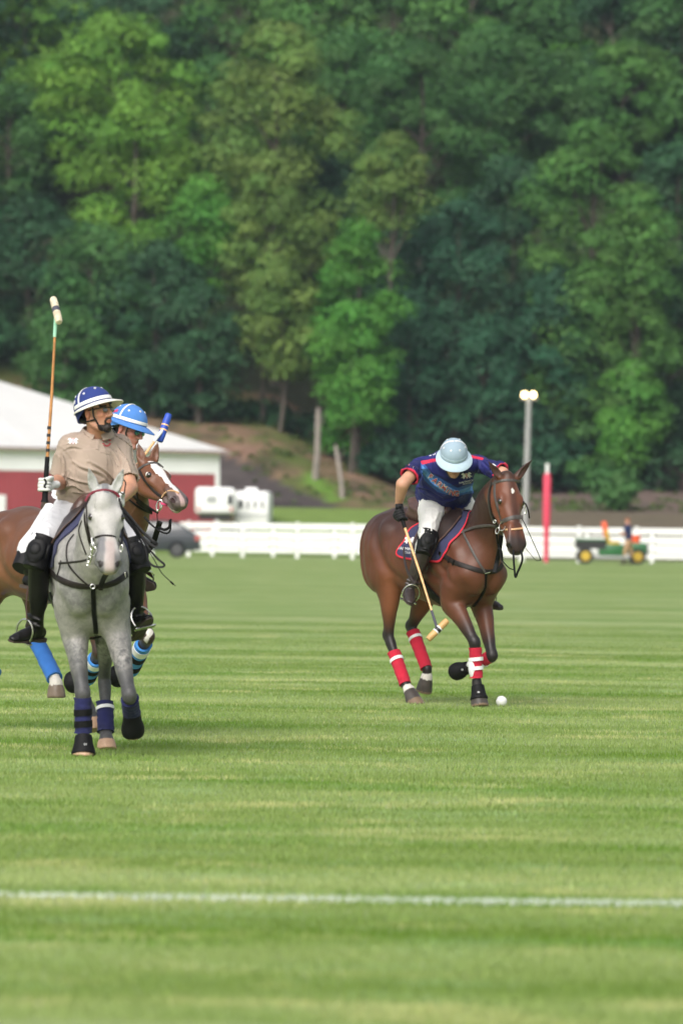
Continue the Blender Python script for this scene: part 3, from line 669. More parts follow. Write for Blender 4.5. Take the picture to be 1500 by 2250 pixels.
PADUW = None
def uv_put(h, bv, side):
    def f(u, w_):
        o = h.W((u, .8 * side, w_)); d = (h.W((u, 0, w_)) - o).normalized(); r_ = bv.ray_cast(o, d)
        if r_[0] is None: return None, None
        return r_[0], r_[1]
    return f
def side_sheet(h, bv, name, poly, th, mat_, side, off=.002, step=.03, parent=None):
    P2, F2 = tri2d(poly, step); return shell(name, P2, F2, uv_put(h, bv, side), th, mat_, parent or h.root, off)
def edge_strap(h, bv, name, pts, width, mat_, parent, side, off, th=.004):
    C_ = cr(pts, 8); pu = uv_put(h, bv, side); p = []; n = []
    for u, w_ in C_:
        a, b = pu(u, w_)
        if a is None: continue
        p.append(a + b * off); n.append(b)
    for _ in range(2):
        q = [x.copy() for x in n]
        for i in range(1, len(n) - 1): n[i] = (q[i - 1] + q[i] * 2 + q[i + 1]).normalized()
    return MB().ribbon(p, n, width, th).build(name, mat_, parent, smooth=True)
def uw(px, py, v=-.24): q = B.pv(px, py, v); return (round(q.x, 3), min(q.z, 1.50))
TRIM10 = [uw(911, 1150, -.16), uw(897, 1164, -.2), uw(887, 1188), uw(878, 1211), uw(881, 1221), uw(897, 1227), uw(928, 1231)]
TRIM20 = [uw(940, 1232), uw(962, 1233), uw(972, 1224), uw(979, 1208), uw(992, 1172, -.22), uw(1014, 1138, -.15), uw(1024, 1120, -.08)]
PAD0 = [(-.02, 1.475)] + TRIM10 + TRIM20 + [(.30, 1.50), (.15, 1.49)]
FLAP0 = [uw(925, 1120, -.12), uw(918, 1165, -.2), uw(912, 1215), uw(918, 1243), uw(933, 1256), uw(944, 1247), uw(958, 1208), uw(972, 1170), uw(990, 1138, -.18), uw(1004, 1118, -.08), (.2, 1.50)]
FEDGE0 = FLAP0[1:9]
def saddle(h, pad_mat, trim=None, flap=None, girth=True, rb=0.0, du=0.0):
    PAD, FLAP, FEDGE, TRIM1, TRIM2 = [[(a + du, b) for a, b in q] for q in (PAD0, FLAP0, FEDGE0, TRIM10, TRIM20)]
    bv = bvh_of(h.body); out = {}
    for sd_ in (-1, 1):
        out['pad', sd_] = side_sheet(h, bv, 'saddle_pad', PAD, .009, pad_mat, sd_, .003, .035)
        if trim:
            edge_strap(h, bv, 'trim', TRIM1, .015, trim, out['pad', sd_], sd_, .0105)
            edge_strap(h, bv, 'trim', TRIM2, .016, trim, out['pad', sd_], sd_, .0105)
    f = Field((-.5, -.34, .9), (.55, .34, 1.75), .010); S = (0, 1, 0); top = 1.47 + rb
    f.tube([(-.21, 0, top + .12, .030, 4.0), (-.17, 0, top + .08, .034, 4.0), (-.09, 0, top + .045, .045, 3.2), (.02, 0, top + .03, .05, 2.2), (.14, 0, top + .045, .052, 1.9), (.23, 0, top + .085, .042, 2.0), (.265, 0, top + .105, .026, 2.0)], S, .03, per=6)
    f.cutplane((0, 0, top - .06), (0, 0, -1))
    for y in (-1, 1):
        f.tube([(-.19, .09 * y, top + .02, .045), (-.08, .085 * y, top - .01, .045), (.15, .09 * y, top, .045), (.24, .075 * y, top + .03, .045)], S, .03)
    V, F = f.mesh(); V = relax(V, F, 2); V[:, 0] += du; sd = raw_obj('saddle', [h.W(v) for v in V], F, M['saddle'], h.root)
    for sd_ in (-1, 1):
        fl = side_sheet(h, bv, 'flap', flap or FLAP, .010, M['flap'], sd_, .016, .035, parent=sd)
        edge_strap(h, bv, 'edge_roll', FEDGE, .014, M['saddle'], fl, sd_, .024, .006)
    if girth:
        p = []; n = []; wd = []
        for i in range(41):
            a = R(200 + 140 * i / 40); dv, dw = math.cos(a), math.sin(a); u = .15 + .17 * max(0, -dw) ** 2
            o = h.W((u, dv * .8, 1.05 + dw * .9)); c = h.W((u, 0, 1.05)); r_ = bv.ray_cast(c, (o - c).normalized())
            if r_[0] is None: continue
            nn = r_[1] if r_[1].dot(o - c) > 0 else -r_[1]
            p.append(r_[0] + nn * .004); n.append(nn); wd.append(.085)
        MB().ribbon(p, n, wd, .010).build('girth', M['leather_black'], h.root, smooth=True)
    return sd, out, bv
def ring(name, c, rx, ry, X, Y, r, mat_, parent, n=22):
    X = Vector(X).normalized(); Y = Vector(Y).normalized(); pts = [c + X * (rx * math.cos(2 * math.pi * i / n)) + Y * (ry * math.sin(2 * math.pi * i / n)) for i in range(n + 1)]
    return MB().path(pts, r, 7).build(name, mat_, parent, smooth=True)
def hang(name, pl, r, mat_, parent, n=7, **kw):
    """strap hanging free, pl = [(px,py,Y)...]"""
    pts = [P(*p) for p in cr(pl, 8)]; return MB().path(pts, r, n).build(name, mat_, parent, smooth=True, **kw)
def hangflat(name, pl, width, mat_, parent, nrm=(0, -1, 0), th=.004):
    pts = [P(*p) for p in cr(pl, 8)]; return MB().ribbon(pts, [Vector(nrm).normalized()] * len(pts), width, th).build(name, mat_, parent, smooth=True)

# ---- bay horse
sadB, padB, bvB = saddle(B, M['navy_cloth'], M['red_trim'])
br = strap('browband', bvB, [(1078, 1066), (1090, 1059), (1111, 1055), (1130, 1056), (1141, 1058)], .021, M['leather_grey'], B.root, .006)
strap('cheekpiece', bvB, [(1087, 1056), (1086, 1085), (1091, 1108), (1100, 1142)], .024, M['leather_grey'], B.root, .005)
strap('cheekpiece', bvB, [(1081, 1060), (1077, 1078), (1076, 1105), (1082, 1130), (1092, 1150)], .021, M['leather_dark'], B.root, .005, off=.004)
strap('throatlatch', bvB, [(1080, 1058), (1074, 1075), (1072, 1100), (1076, 1125), (1083, 1146)], .014, M['leather_grey'], B.root, .005)
strap('noseband', bvB, [(1092, 1154), (1101, 1147), (1117, 1140), (1133, 1136), (1148, 1137)], .032, M['leather_grey'], B.root, .006)
strap('drop_noseband', bvB, [(1100, 1164), (1112, 1164), (1130, 1163), (1148, 1161)], .014, M['leather_tan'], B.root, .006)
pb = cast(bvB, 1102, 1158)[0]
for q, rr in (((1103, 1156), (.026, .034)), ((1092, 1166), (.014, .024)), ((1086, 1146), (.010, .012))):
    ring('bit_ring', P(q[0], q[1], pb.y - .02), rr[0], rr[1], (1, -.5, 0), (.15, 0, 1), .0038, M['steel'], B.root)
strap('rein', bvB, [(1098, 1160), (1082, 1154), (1060, 1155), (1038, 1160), (1018, 1169), (1000, 1174), (985, 1177), (972, 1180)], .022, M['leather_grey'], B.root, .005, off=.006)
strap('draw_rein', bvB, [(1022, 1127), (1016, 1142), (1017, 1167), (1026, 1188), (1040, 1216), (1052, 1238), (1064, 1257)], .018, M['leather_grey'], B.root, .005, off=.005)
bc = strap('breast_collar', bvB, [(967, 1214), (985, 1228), (1004, 1238), (1030, 1247), (1058, 1255), (1080, 1256), (1096, 1250), (1102, 1240)], .037, M['leather_dark'], B.root, .008)
for q in ((969, 1216), (1068, 1258)):
    c, n = cast(bvB, *q); x = Vector((.95, -.2, -.35)) if q[0] < 1000 else Vector((1, 0, .05)); x = (x - n * x.dot(n)).normalized()
    MB().box(c + n * .013, (.034 if q[0] < 1000 else .05, .034 if q[0] < 1000 else .008, .004), Matrix((x, n.cross(x), n)).transposed(), .002).build('buckle', M['steel'], bc)
for a, b_ in (((989, 1226), (985, 1236)), ((999, 1231), (995, 1242))): strap('keeper', bvB, [a, ((a[0] + b_[0]) / 2, (a[1] + b_[1]) / 2), b_], .008, M['leather_black'], bc, .011, off=.002)
strap('breast_strap', bvB, [(1066, 1254), (1066, 1275), (1063, 1296), (1052, 1316), (1040, 1331)], .024, M['leather_black'], B.root, .006, off=.003)
hangflat('tie_down', [(1101, 1176, 43.32), (1098, 1200, 43.4), (1092, 1232, 43.5), (1086, 1258, 43.48)], .034, M['rubber_black'], B.root, (-.2, -1, 0), .012)
hang('chin_strap', [(1127, 1208, 43.12), (1128, 1232, 43.1), (1130, 1256, 43.1), (1132, 1268, 43.1), (1137, 1256, 43.08), (1144, 1240, 43.06), (1147, 1226, 43.04), (1144, 1210, 43.08)], .0085, M['rubber_black'], B.root)
hang('curb_rein', [(1099, 1205, 43.3), (1100, 1226, 43.25), (1108, 1238, 43.2), (1118, 1248, 43.15), (1129, 1252, 43.12)], .0045, M['leather_black'], B.root)
hang('bit_shank', [(1153, 1106, 43.2), (1156, 1112, 43.15), (1160, 1124, 43.15), (1162, 1138, 43.2)], .006, M['leather_black'], B.root)
ring('bit_ring', P(1154, 1120, 43.22), .010, .032, (.6, -.8, 0), (.1, 0, 1), .0035, M['steel'], B.root)
hang('cheek_rein', [(1090, 1172, 43.3), (1094, 1200, 43.35), (1101, 1212, 43.32), (1103, 1232, 43.35)], .008, M['leather_black'], B.root)
whipB = tag(hang('riding_whip', [(1143, 1135, 43.6), (1152, 1151, 43.55), (1170, 1190, 43.5), (1186, 1227, 43.45), (1183, 1231, 43.45), (1178, 1232, 43.45), (1168, 1222, 43.45), (1154, 1204, 43.45)], [.0035] * 33 + [.0022] * 24, M['leather_black'], None), 'thin black riding whip with a looped lash beyond the nose of the bay horse', 'whip')
# wraps
for li, (a, b_) in {0: (.12, .86), 1: (.10, .86), 2: (.33, 1.0), 3: (.12, .98)}.items():
    wr = B.wrap(li, a, b_, (lambda t: .050 - .004 * math.sin(t * 3)) if li < 2 else (lambda t: .052 - .006 * t), M['red_wrap'], flare=.0015)
    if li >= 2: B.cuff(li, (.47 if li == 2 else .25), (.53 if li == 2 else .31), .0555, M['white_strap'], wr, 'fastening_strap')
    else:
        B.cuff(li, .36, .45, .0555, M['white_strap'], wr, 'fastening_strap'); B.cuff(li, .58, .67, .0555, M['white_strap'], wr, 'fastening_strap')
        J = B.legs[li][1]; k, ft = B.W(J[1]), B.W(J[2]); ax = (ft - k); ln = ax.length; ax.normalize()
        sdv = Vector((-.9, -.45, 0)) if li == 0 else Vector((-.3, -.8, .5)); sdv = (sdv - ax * sdv.dot(ax)).normalized()
        MB().ball(k + ax * (ln * .62) + sdv * .028, (.036, .036, .085), 16, ax.to_track_quat('Z', 'Y').to_matrix().to_4x4()).build('boot_shell', M['white_strap'], wr, smooth=True)
M['emblem_grey'] = mat('grey emblem', (.35, .36, .36), .4, .05, 20, 0)
for li in (0, 1):
    bl = B.bell(li, M['rubber_black'], .048, .070, .50 if li == 0 else 1.0, .04)
    bvx = bvh_of(bl); J = B.legs[li][1]; c = to_px([list(B.W(J[3].lerp(J[4], .12)))]); 
    try:
        pp = patch('label_patch', bvx, [(c[0][0] - 6 + x, c[1][0] - 5 + y) for x, y in ((1, 0), (11, -1), (12, 9), (0, 10))], .004, M['rubber_black'], bl, step=3)
        for r_ in (-30, 30): text_on('emblem', bvx, '8', c[0][0], c[1][0], 5, r_ + 90, M['emblem_grey'], bl, off=.006)
    except Exception as e: print('emblem', e)
# ---- grey horse
sadG, padG, bvG = saddle(G, M['navy_cloth'], None, rb=-.03)
strap('browband', bvG, [(189, 1102), (194, 1090), (206, 1082), (228, 1077), (246, 1080), (257, 1085), (262, 1093)], .017, M['maroon'], G.root, .006)
strap('cheekpiece', bvG, [(190, 1100), (187, 1125), (188, 1150), (195, 1180), (201, 1205)], .016, M['leather_dark'], G.root, .005)
strap('cheekpiece', bvG, [(192, 1110), (193, 1140), (196, 1165), (203, 1190)], .010, M['leather_dark'], G.root, .005, off=.004)
strap('throatlatch', bvG, [(181, 1145), (174, 1165), (180, 1190), (190, 1218)], .010, M['leather_dark'], G.root, .004)
strap('noseband', bvG, [(201, 1192), (206, 1184), (216, 1179), (231, 1177), (246, 1178), (257, 1183), (264, 1196)], .011, M['leather_dark'], G.root, .007)
for q, rr, pv_ in (((203, 1200), (.012, .022), 0), ((206, 1212), (.018, .026), 0), ((196, 1230), (.009, .018), 0), ((194, 1238), (.008, .012), 0), ((267, 1205), (.008, .02), 0)):
    ring('bit_ring', P(q[0], q[1], 33.22), rr[0], rr[1], (1, -.3, 0), (.1, 0, 1), .004, M['steel'], G.root)
hang('bit_shank', [(202, 1182, 33.2), (204, 1200, 33.18), (203, 1220, 33.2), (196, 1240, 33.22)], .006, M['steel'], G.root)
hangflat('rein', [(200, 1228, 33.25), (180, 1233, 33.4), (155, 1236, 33.55), (130, 1238, 33.7)], .014, M['leather_dark'], G.root)
strap('draw_rein', bvG, [(164, 1175), (150, 1195), (148, 1225), (155, 1245), (175, 1268), (198, 1288)], .011, M['leather_dark'], G.root, .004, off=.004)
strap('curb_rein', bvG, [(136, 1232), (132, 1250), (127, 1268)], .009, M['leather_dark'], G.root, .004, off=.004)
gc = strap('breast_collar', bvG, [(112, 1256), (125, 1268), (145, 1279), (170, 1286), (200, 1289), (228, 1287), (252, 1280), (268, 1270), (278, 1262)], .036, M['leather_dark'], G.root, .009)
for q in ((110, 1255), (275, 1264)):
    hh = cast(bvG, *q); c = (hh[0] + Vector((0, -.016, 0))) if hh[0] is not None else P(q[0], q[1], 33.9)
    MB().box(c, (.012, .012, .036), None, .002).build('buckle', M['steel'], gc)
c, n = cast(bvG, 204, 1285); ring('collar_ring', c + n * .014, .013, .013, (1, 0, 0), (0, 0, 1), .0035, M['steel'], gc)
strap('breast_strap', bvG, [(205, 1290), (206, 1320), (208, 1350), (211, 1385), (214, 1410)], .028, M['leather_black'], G.root, .007, off=.004)
hangflat('tie_down', [(237, 1258, 33.3), (228, 1272, 33.45), (222, 1290, 33.6)], .03, M['leather_black'], G.root, th=.008)
hangflat('collar_keeper', [(222, 1262, 33.62), (222, 1278, 33.58), (222, 1296, 33.6)], .026, M['leather_dark'], G.root, th=.008)
# reins running from the rider's hand to the bit and the loose loops
hangflat('rein', [(262, 1096, 33.8), (268, 1118, 33.6), (270, 1160, 33.4), (267, 1200, 33.25)], .014, M['leather_black'], G.root)
hangflat('rein', [(264, 1112, 33.75), (285, 1135, 33.7), (310, 1165, 33.66), (335, 1188, 33.62), (345, 1196, 33.62), (338, 1200, 33.62), (318, 1186, 33.64), (300, 1168, 33.68), (270, 1130, 33.72)], .019, M['leather_black'], G.root, (-.5, -.8, .5))
hangflat('rein', [(266, 1116, 33.74), (296, 1155, 33.68), (322, 1198, 33.6), (345, 1226, 33.58), (361, 1240, 33.56), (357, 1246, 33.56), (338, 1244, 33.56), (325, 1230, 33.58), (318, 1205, 33.62), (300, 1172, 33.68), (268, 1122, 33.74)], .013, M['leather_black'], G.root, (-.5, -.8, .5))
hang('rein_end', [(322, 1205, 33.6), (336, 1225, 33.58), (355, 1258, 33.56), (372, 1275, 33.54), (386, 1288, 33.54)], [.0028] * 26 + [.006] * 4 + [.002] * 3, M['leather_black'], G.root)
hang('rein_loop', [(262, 1080, 33.75), (272, 1085, 33.7), (275, 1072, 33.7), (276, 1060, 33.72), (270, 1052, 33.75)], .004, M['leather_dark'], G.root)
for li, (a, b_) in {0: (.12, .98), 1: (.2, .9), 2: (.45, 1.0)}.items():
    wr = G.wrap(li, a, b_, lambda t: .050, M['navy_wrap'], flare=.002)
    if li == 2: G.cuff(li, .54, .60, .0555, M['white_strap'], wr, 'fastening_strap')
    elif li == 0:
        for t in (.40, .68): G.cuff(li, t, t + .16, .0535, M['rubber_black'], wr, 'fastening_strap')
bl = G.bell(0, M['rubber_black'], .050, .074, .85, .045); bl2 = G.bell(1, M['rubber_black'], .052, .070, 1.02, .05)
bvx = bvh_of(bl); text_on('emblem', bvx, '88', 188, 1636, 5, 0, M['emblem_grey'], bl)
# ---- chestnut horse
sadC, padC, bvC = saddle(C, M['navy_cloth'], None, du=.21)
strap('browband', bvC, [(302, 1036), (308, 1030), (320, 1022), (335, 1018), (348, 1020), (358, 1028)], .020, M['leather_grey'], C.root, .007)
strap('throatlatch', bvC, [(303, 1032), (300, 1050), (300, 1075), (303, 1095)], .014, M['leather_dark'], C.root, .005)
strap('cheekpiece', bvC, [(308, 1036), (318, 1054), (335, 1075), (350, 1088), (359, 1094)], .018, M['leather_dark'], C.root, .006)
strap('noseband', bvC, [(357, 1094), (362, 1084), (372, 1079), (385, 1080), (393, 1085)], .010, M['leather_tan'], C.root, .007)
strap('jaw_strap', bvC, [(285, 1080), (300, 1095), (320, 1112), (338, 1123), (348, 1128)], .022, M['leather_dark'], C.root, .006)
strap('jaw_strap', bvC, [(300, 1102), (318, 1117), (334, 1126)], .012, M['leather_dark'], C.root, .006)
strap('rein', bvC, [(280, 1092), (296, 1106), (315, 1120), (332, 1128)], .014, M['leather_black'], C.root, .005, off=.005)
c, n = cast(bvC, 360, 1106); n = Vector((.3, -.9, .2)).normalized() if n is None else n; c = P(360, 1106, 36.1) if c is None else c
x = n.orthogonal().normalized(); MB().bar(c, c + n * .012, .030, .028, 20).build('bit_guard', M['pink'], C.root, smooth=True)
c2 = c + Vector((-.022, -.004, .002)); ring('bit_ring', c2 + n * .016, .018, .034, (1, -.2, 0), (.2, 0, 1), .005, M['steel'], C.root)
hang('bit_shank', [(345, 1124, 36.1), (352, 1118, 36.08), (352, 1104, 36.08)], .005, M['steel'], C.root)
hang('curb_rein', [(345, 1126, 36.1), (346, 1140, 36.12), (347, 1152, 36.15)], .003, M['leather_dark'], C.root)
hangflat('tie_down', [(352, 1145, 36.15), (346, 1165, 36.25), (338, 1190, 36.35), (326, 1210, 36.5)], .036, M['rubber_black'], C.root, th=.014)
hang('chin_strap', [(318, 1136, 36.2), (332, 1152, 36.15), (350, 1166, 36.12), (366, 1172, 36.08), (374, 1165, 36.06), (375, 1150, 36.05), (376, 1140, 36.05)], .006, M['leather_black'], C.root)
hang('chin_strap', [(350, 1160, 36.15), (362, 1164, 36.1), (372, 1158, 36.06), (374, 1142, 36.05)], .009, M['rubber_black'], C.root)
for li, (a, b_) in {0: (.25, .95), 1: (.22, .95), 2: (.12, 1.02), 3: (.12, 1.02)}.items():
    wr = C.wrap(li, a, b_, lambda t: .052, M['blue_wrap'] if li >= 2 else M['lightblue_wrap'], flare=.002)
    if li < 2:
        for t in (.48, .72): C.cuff(li, t, t + .11, .0555, M['rubber_black'], wr, 'fastening_strap')
        C.cuff(li, .30, .42, .0555, M['white_strap'], wr, 'fastening_strap')
    else: C.cuff(li, .22, .28, .0555, M['navy_cloth'], wr, 'fastening_strap')
for li in (0, 1): C.bell(li, M['rubber_black'], .050, .074, 1.03, .04)
# ------------------------------------------------------------------ riders
def skin(name, col):
    m = mat(name, col, .5, .08, 18, .25, 300, attr=True, spec=.35, bd=.001); m.node_tree.nodes['Principled BSDF'].inputs['Subsurface Weight'].default_value = .08
    m.node_tree.nodes['Principled BSDF'].inputs['Subsurface Radius'].default_value = (.01, .004, .002); return m
M['skin'] = skin('skin', (.5, .3, .2))
def cloth(name, col, attr=False, rough=.85, bs=420): return mat(name, col, rough, .07, 10, .4, bs, attr=attr, sheen=.05, spec=.2, bd=.0012)
M['breeches'] = cloth('white stretch breeches', (.62, .62, .64))
M['breeches_warm'] = cloth('off white breeches', (.66, .65, .63))
M['polo_shirt'] = cloth('beige polo shirt', (.37, .29, .235))
M['pale_shirt'] = cloth('pale grey shirt', (.62, .60, .58))
M['jersey'] = cloth('printed jersey', (1, 1, 1), True, .6)
M['boot_leather'] = mat('black boot leather', (.006, .0055, .0055), .42, .3, 14, .35, 60, bd=.004, coat=.03, spec=.28)
M['boot_brown'] = mat('dark brown boot leather', (.035, .025, .024), .40, .3, 14, .35, 60, bd=.004)
M['knee_leather'] = mat('black knee guard leather', (.0065, .0065, .007), .55, .2, 20, .3, 180, spec=.22)
M['sole'] = mat('boot sole', (.05, .035, .028), .7, .2, 20, .3, 90)
M['glove_white'] = cloth('white leather glove', (.60, .60, .58)); M['glove_black'] = cloth('black glove', (.012, .012, .013), rough=.6)
M['navy_helmet'] = mat('navy suede helmet', (.014, .032, .175), .85, .06, 20, .3, 400, sheen=.05); M['blue_helmet'] = mat('blue suede helmet', (.06, .19, .50), .85, .06, 20, .3, 400, sheen=.05)
M['sky_helmet'] = mat('pale blue suede helmet', (.27, .36, .43), .85, .05, 20, .3, 400, sheen=.04); M['sky_brim'] = mat('pale blue brim', (.37, .48, .55), .7, .04, 20, .2, 300)
M['cream'] = mat('cream trim', (.74, .72, .66), .6, .04, 20, .15, 200)
M['lens_clear'] = mat('glass lens', (.10, .09, .08), .05, .1, 10, 0, coat=1); M['lens_teal'] = mat('mirror lens', (.01, .16, .20), .08, .3, 40, 0, metal=.7, coat=1)
M['black_plastic'] = mat('black plastic', (.01, .01, .01), .3, .1, 20, 0)

def vnormals(V, F):
    a, b, c, d = [V[F[:, i]] for i in range(4)]; n = np.cross(c - a, d - b); N = np.zeros_like(V)
    for i in range(4): np.add.at(N, F[:, i], n)
    return N / (np.linalg.norm(N, axis=1)[:, None] + 1e-9)
def folds(V, F, amp, dirv=(0, 0, 1), seed=0, sc=9, st=3.2, mask=None, cre=None):
    """cloth folds: ridged noise stretched along dirv"""
    N = vnormals(V, F); d = Vector(dirv).normalized(); d = np.array(d); al = V @ d; Q = V - np.outer(al, d); W_ = Q + np.outer(al / st, d)
    w0 = np.stack([vnoise(V, 5, seed + 9), vnoise(V, 5, seed + 4), vnoise(V, 5, seed + 2)], 1) * .035
    a = (1 - np.abs(vnoise(W_ + w0, sc, seed))) ** 5 - .3; b = (1 - np.abs(vnoise(W_ + w0, sc * 2.1, seed + 1))) ** 4 - .3
    s = amp * (a * 1.5 + b * .7)
    if mask is not None: s = s * mask
    V = V + N * s[:, None]
    for pl, dep, wd in (cre or []):
        px, py = to_px(V); N = vnormals(V, F); C_ = cr(pl, 6) if len(pl) > 2 else np.array(pl, float); best = np.full(len(V), 99.); sg = np.zeros(len(V)); tt = np.zeros(len(V))
        for i in range(len(C_) - 1):
            a, e = C_[i], C_[i + 1] - C_[i]; t = np.clip(((px - a[0]) * e[0] + (py - a[1]) * e[1]) / (e @ e), 0, 1); dx, dy = px - a[0] - t * e[0], py - a[1] - t * e[1]; d = np.hypot(dx, dy); m = d < best
            best = np.where(m, d, best); sg = np.where(m, np.sign(dx * e[1] - dy * e[0]), sg); tt = np.where(m, (i + t) / (len(C_) - 1), tt)
        q = best * sg; env = np.sin(np.pi * np.clip(tt, .04, .96)) ** .5 * (N[:, 1] < .1); V = V + N * (env * dep * (-np.exp(-(q / wd) ** 2) + .75 * np.exp(-((q - 1.9 * wd) / wd) ** 2)))[:, None]
    return V
def fmesh(f, name, mat_, parent, it=2, post=None, attrs=None, **kw):
    V, F = f.mesh(); V = relax(V, F, it)
    if post: V = post(V, F)
    at = attrs(V) if attrs else None
    return tag(raw_obj(name, V, F, mat_, parent, attrs=at), **kw)
def bounds(pts, pad): A = np.array([list(p)[:3] for p in pts]); return A.min(0) - pad, A.max(0) + pad
def T_(*pts): return [tuple(p) + tuple(r if hasattr(r, '__len__') else (r,)) for p, r in pts]
def lerp(a, b, t): return a + (b - a) * t

class Person:
    def __init__(s, loc, label): s.root = root('person', loc, 0, label, 'person')
    def headframe(s, c, F, U): s.c = Vector(c); s.F = Vector(F).normalized(); s.U = (Vector(U) - s.F * Vector(U).dot(s.F)).normalized(); s.L = s.U.cross(s.F); s.hd = lambda a, b, d: s.c + s.F * a + s.L * b + s.U * d; s.AX = [tuple(s.F), tuple(s.L), tuple(s.U)]
    def head(s, f, neck):
        H = s.hd; L = tuple(s.L); E = lambda c, r, k, op='add': f.ell(tuple(H(*c)), r, s.AX, k, op)
        E((-.012, 0, .035), (.098, .076, .092), .02); E((.030, 0, -.045), (.062, .057, .078), .03)
        for g in (-1, 1):
            f.tube(T_((H(-.022, .052 * g, -.05), .020), (H(.025, .043 * g, -.095), .018), (H(.062, .014 * g, -.115), .016)), L, .02)
            E((.060, .045 * g, -.028), (.022, .016, .016), .02); E((.097, .013 * g, -.040), (.009, .009, .008), .008)
            E((.093, .031 * g, .002), (.012, .017, .011), .01, 'sub'); E((.074, .031 * g, .0), (.014, .014, .012), .006)
            f.tube(T_((H(.086, .012 * g, .020), .008), (H(.082, .04 * g, .020), .008)), L, .012)
            E((-.012, .076 * g, -.012), (.016, .011, .030), .008); E((-.006, .088 * g, -.010), (.009, .006, .018), .006, 'sub')
        f.tube(T_((H(.088, 0, .006), .008), (H(.104, 0, -.020), .010), (H(.110, 0, -.036), .012)), L, .012)
        E((.088, 0, -.066), (.010, .024, .006), .006); E((.085, 0, -.078), (.010, .020, .006), .006); E((.096, 0, -.072), (.008, .022, .0025), .003, 'sub'); E((.076, 0, -.108), (.018, .022, .018), .015)
        f.tube(T_((H(-.02, 0, -.04), (.055, 1)), (lerp(H(-.02, 0, -.07), Vector(neck), .5), (.056, 1)), (Vector(neck), (.062, 1.1))), L, .02)
    def hc(s, V): D = V - np.array(s.c); return D @ np.array(s.F), D @ np.array(s.L), D @ np.array(s.U)
    def facecol(s, V, base, hair=(.012, .009, .008), beard=None):
        a, b, d = s.hc(V); n = vnoise(V, 60, 3); hd = (a > -.15) & (a < .15) & (np.abs(b) < .12) & (d < .15) & (d > -.16)
        c = np.tile(np.array(base, float), (len(V), 1)); c = mixc(c, np.array(base) * [1.12, .82, .78], (hd & (a > .05) & (np.abs(b) > .02) & (d < .0) & (d > -.06)) * .5)
        c = mixc(c, np.array(base) * [1.05, .7, .7], (hd & (np.abs(b) > .07)) * .6)
        lips = hd & (np.hypot((d + .072) / .011, b / .024) < 1) & (a > .075); c[lips] = np.array(base) * [.92, .66, .64]
        if beard:
            m = hd & (a > .03) & (((d < -.088) & (a > .035)) | (np.hypot((d + .072) / .030, b / .036) < 1) & ((np.hypot((d + .072) / .012, b / .024) > 1)) & (d < -.05)); c[m] = np.array(beard) * (1 + .3 * n[m, None])
        br = hd & (np.abs(d - .022) < .006) & (np.abs(np.abs(b) - .03) < .018) & (a > .06); c[br] = hair
        ey = hd & (np.hypot((d - .0) / .006, (np.abs(b) - .031) / .012) < 1) & (a > .06); c[ey] = (.10, .07, .05)
        hr = hd & ((d > .03) & (a < .07) | (a < -.03) & (d > -.06)) & ~((np.abs(b) > .068) & (a > -.03) & (d < .03)); c[hr] = hair
        return c
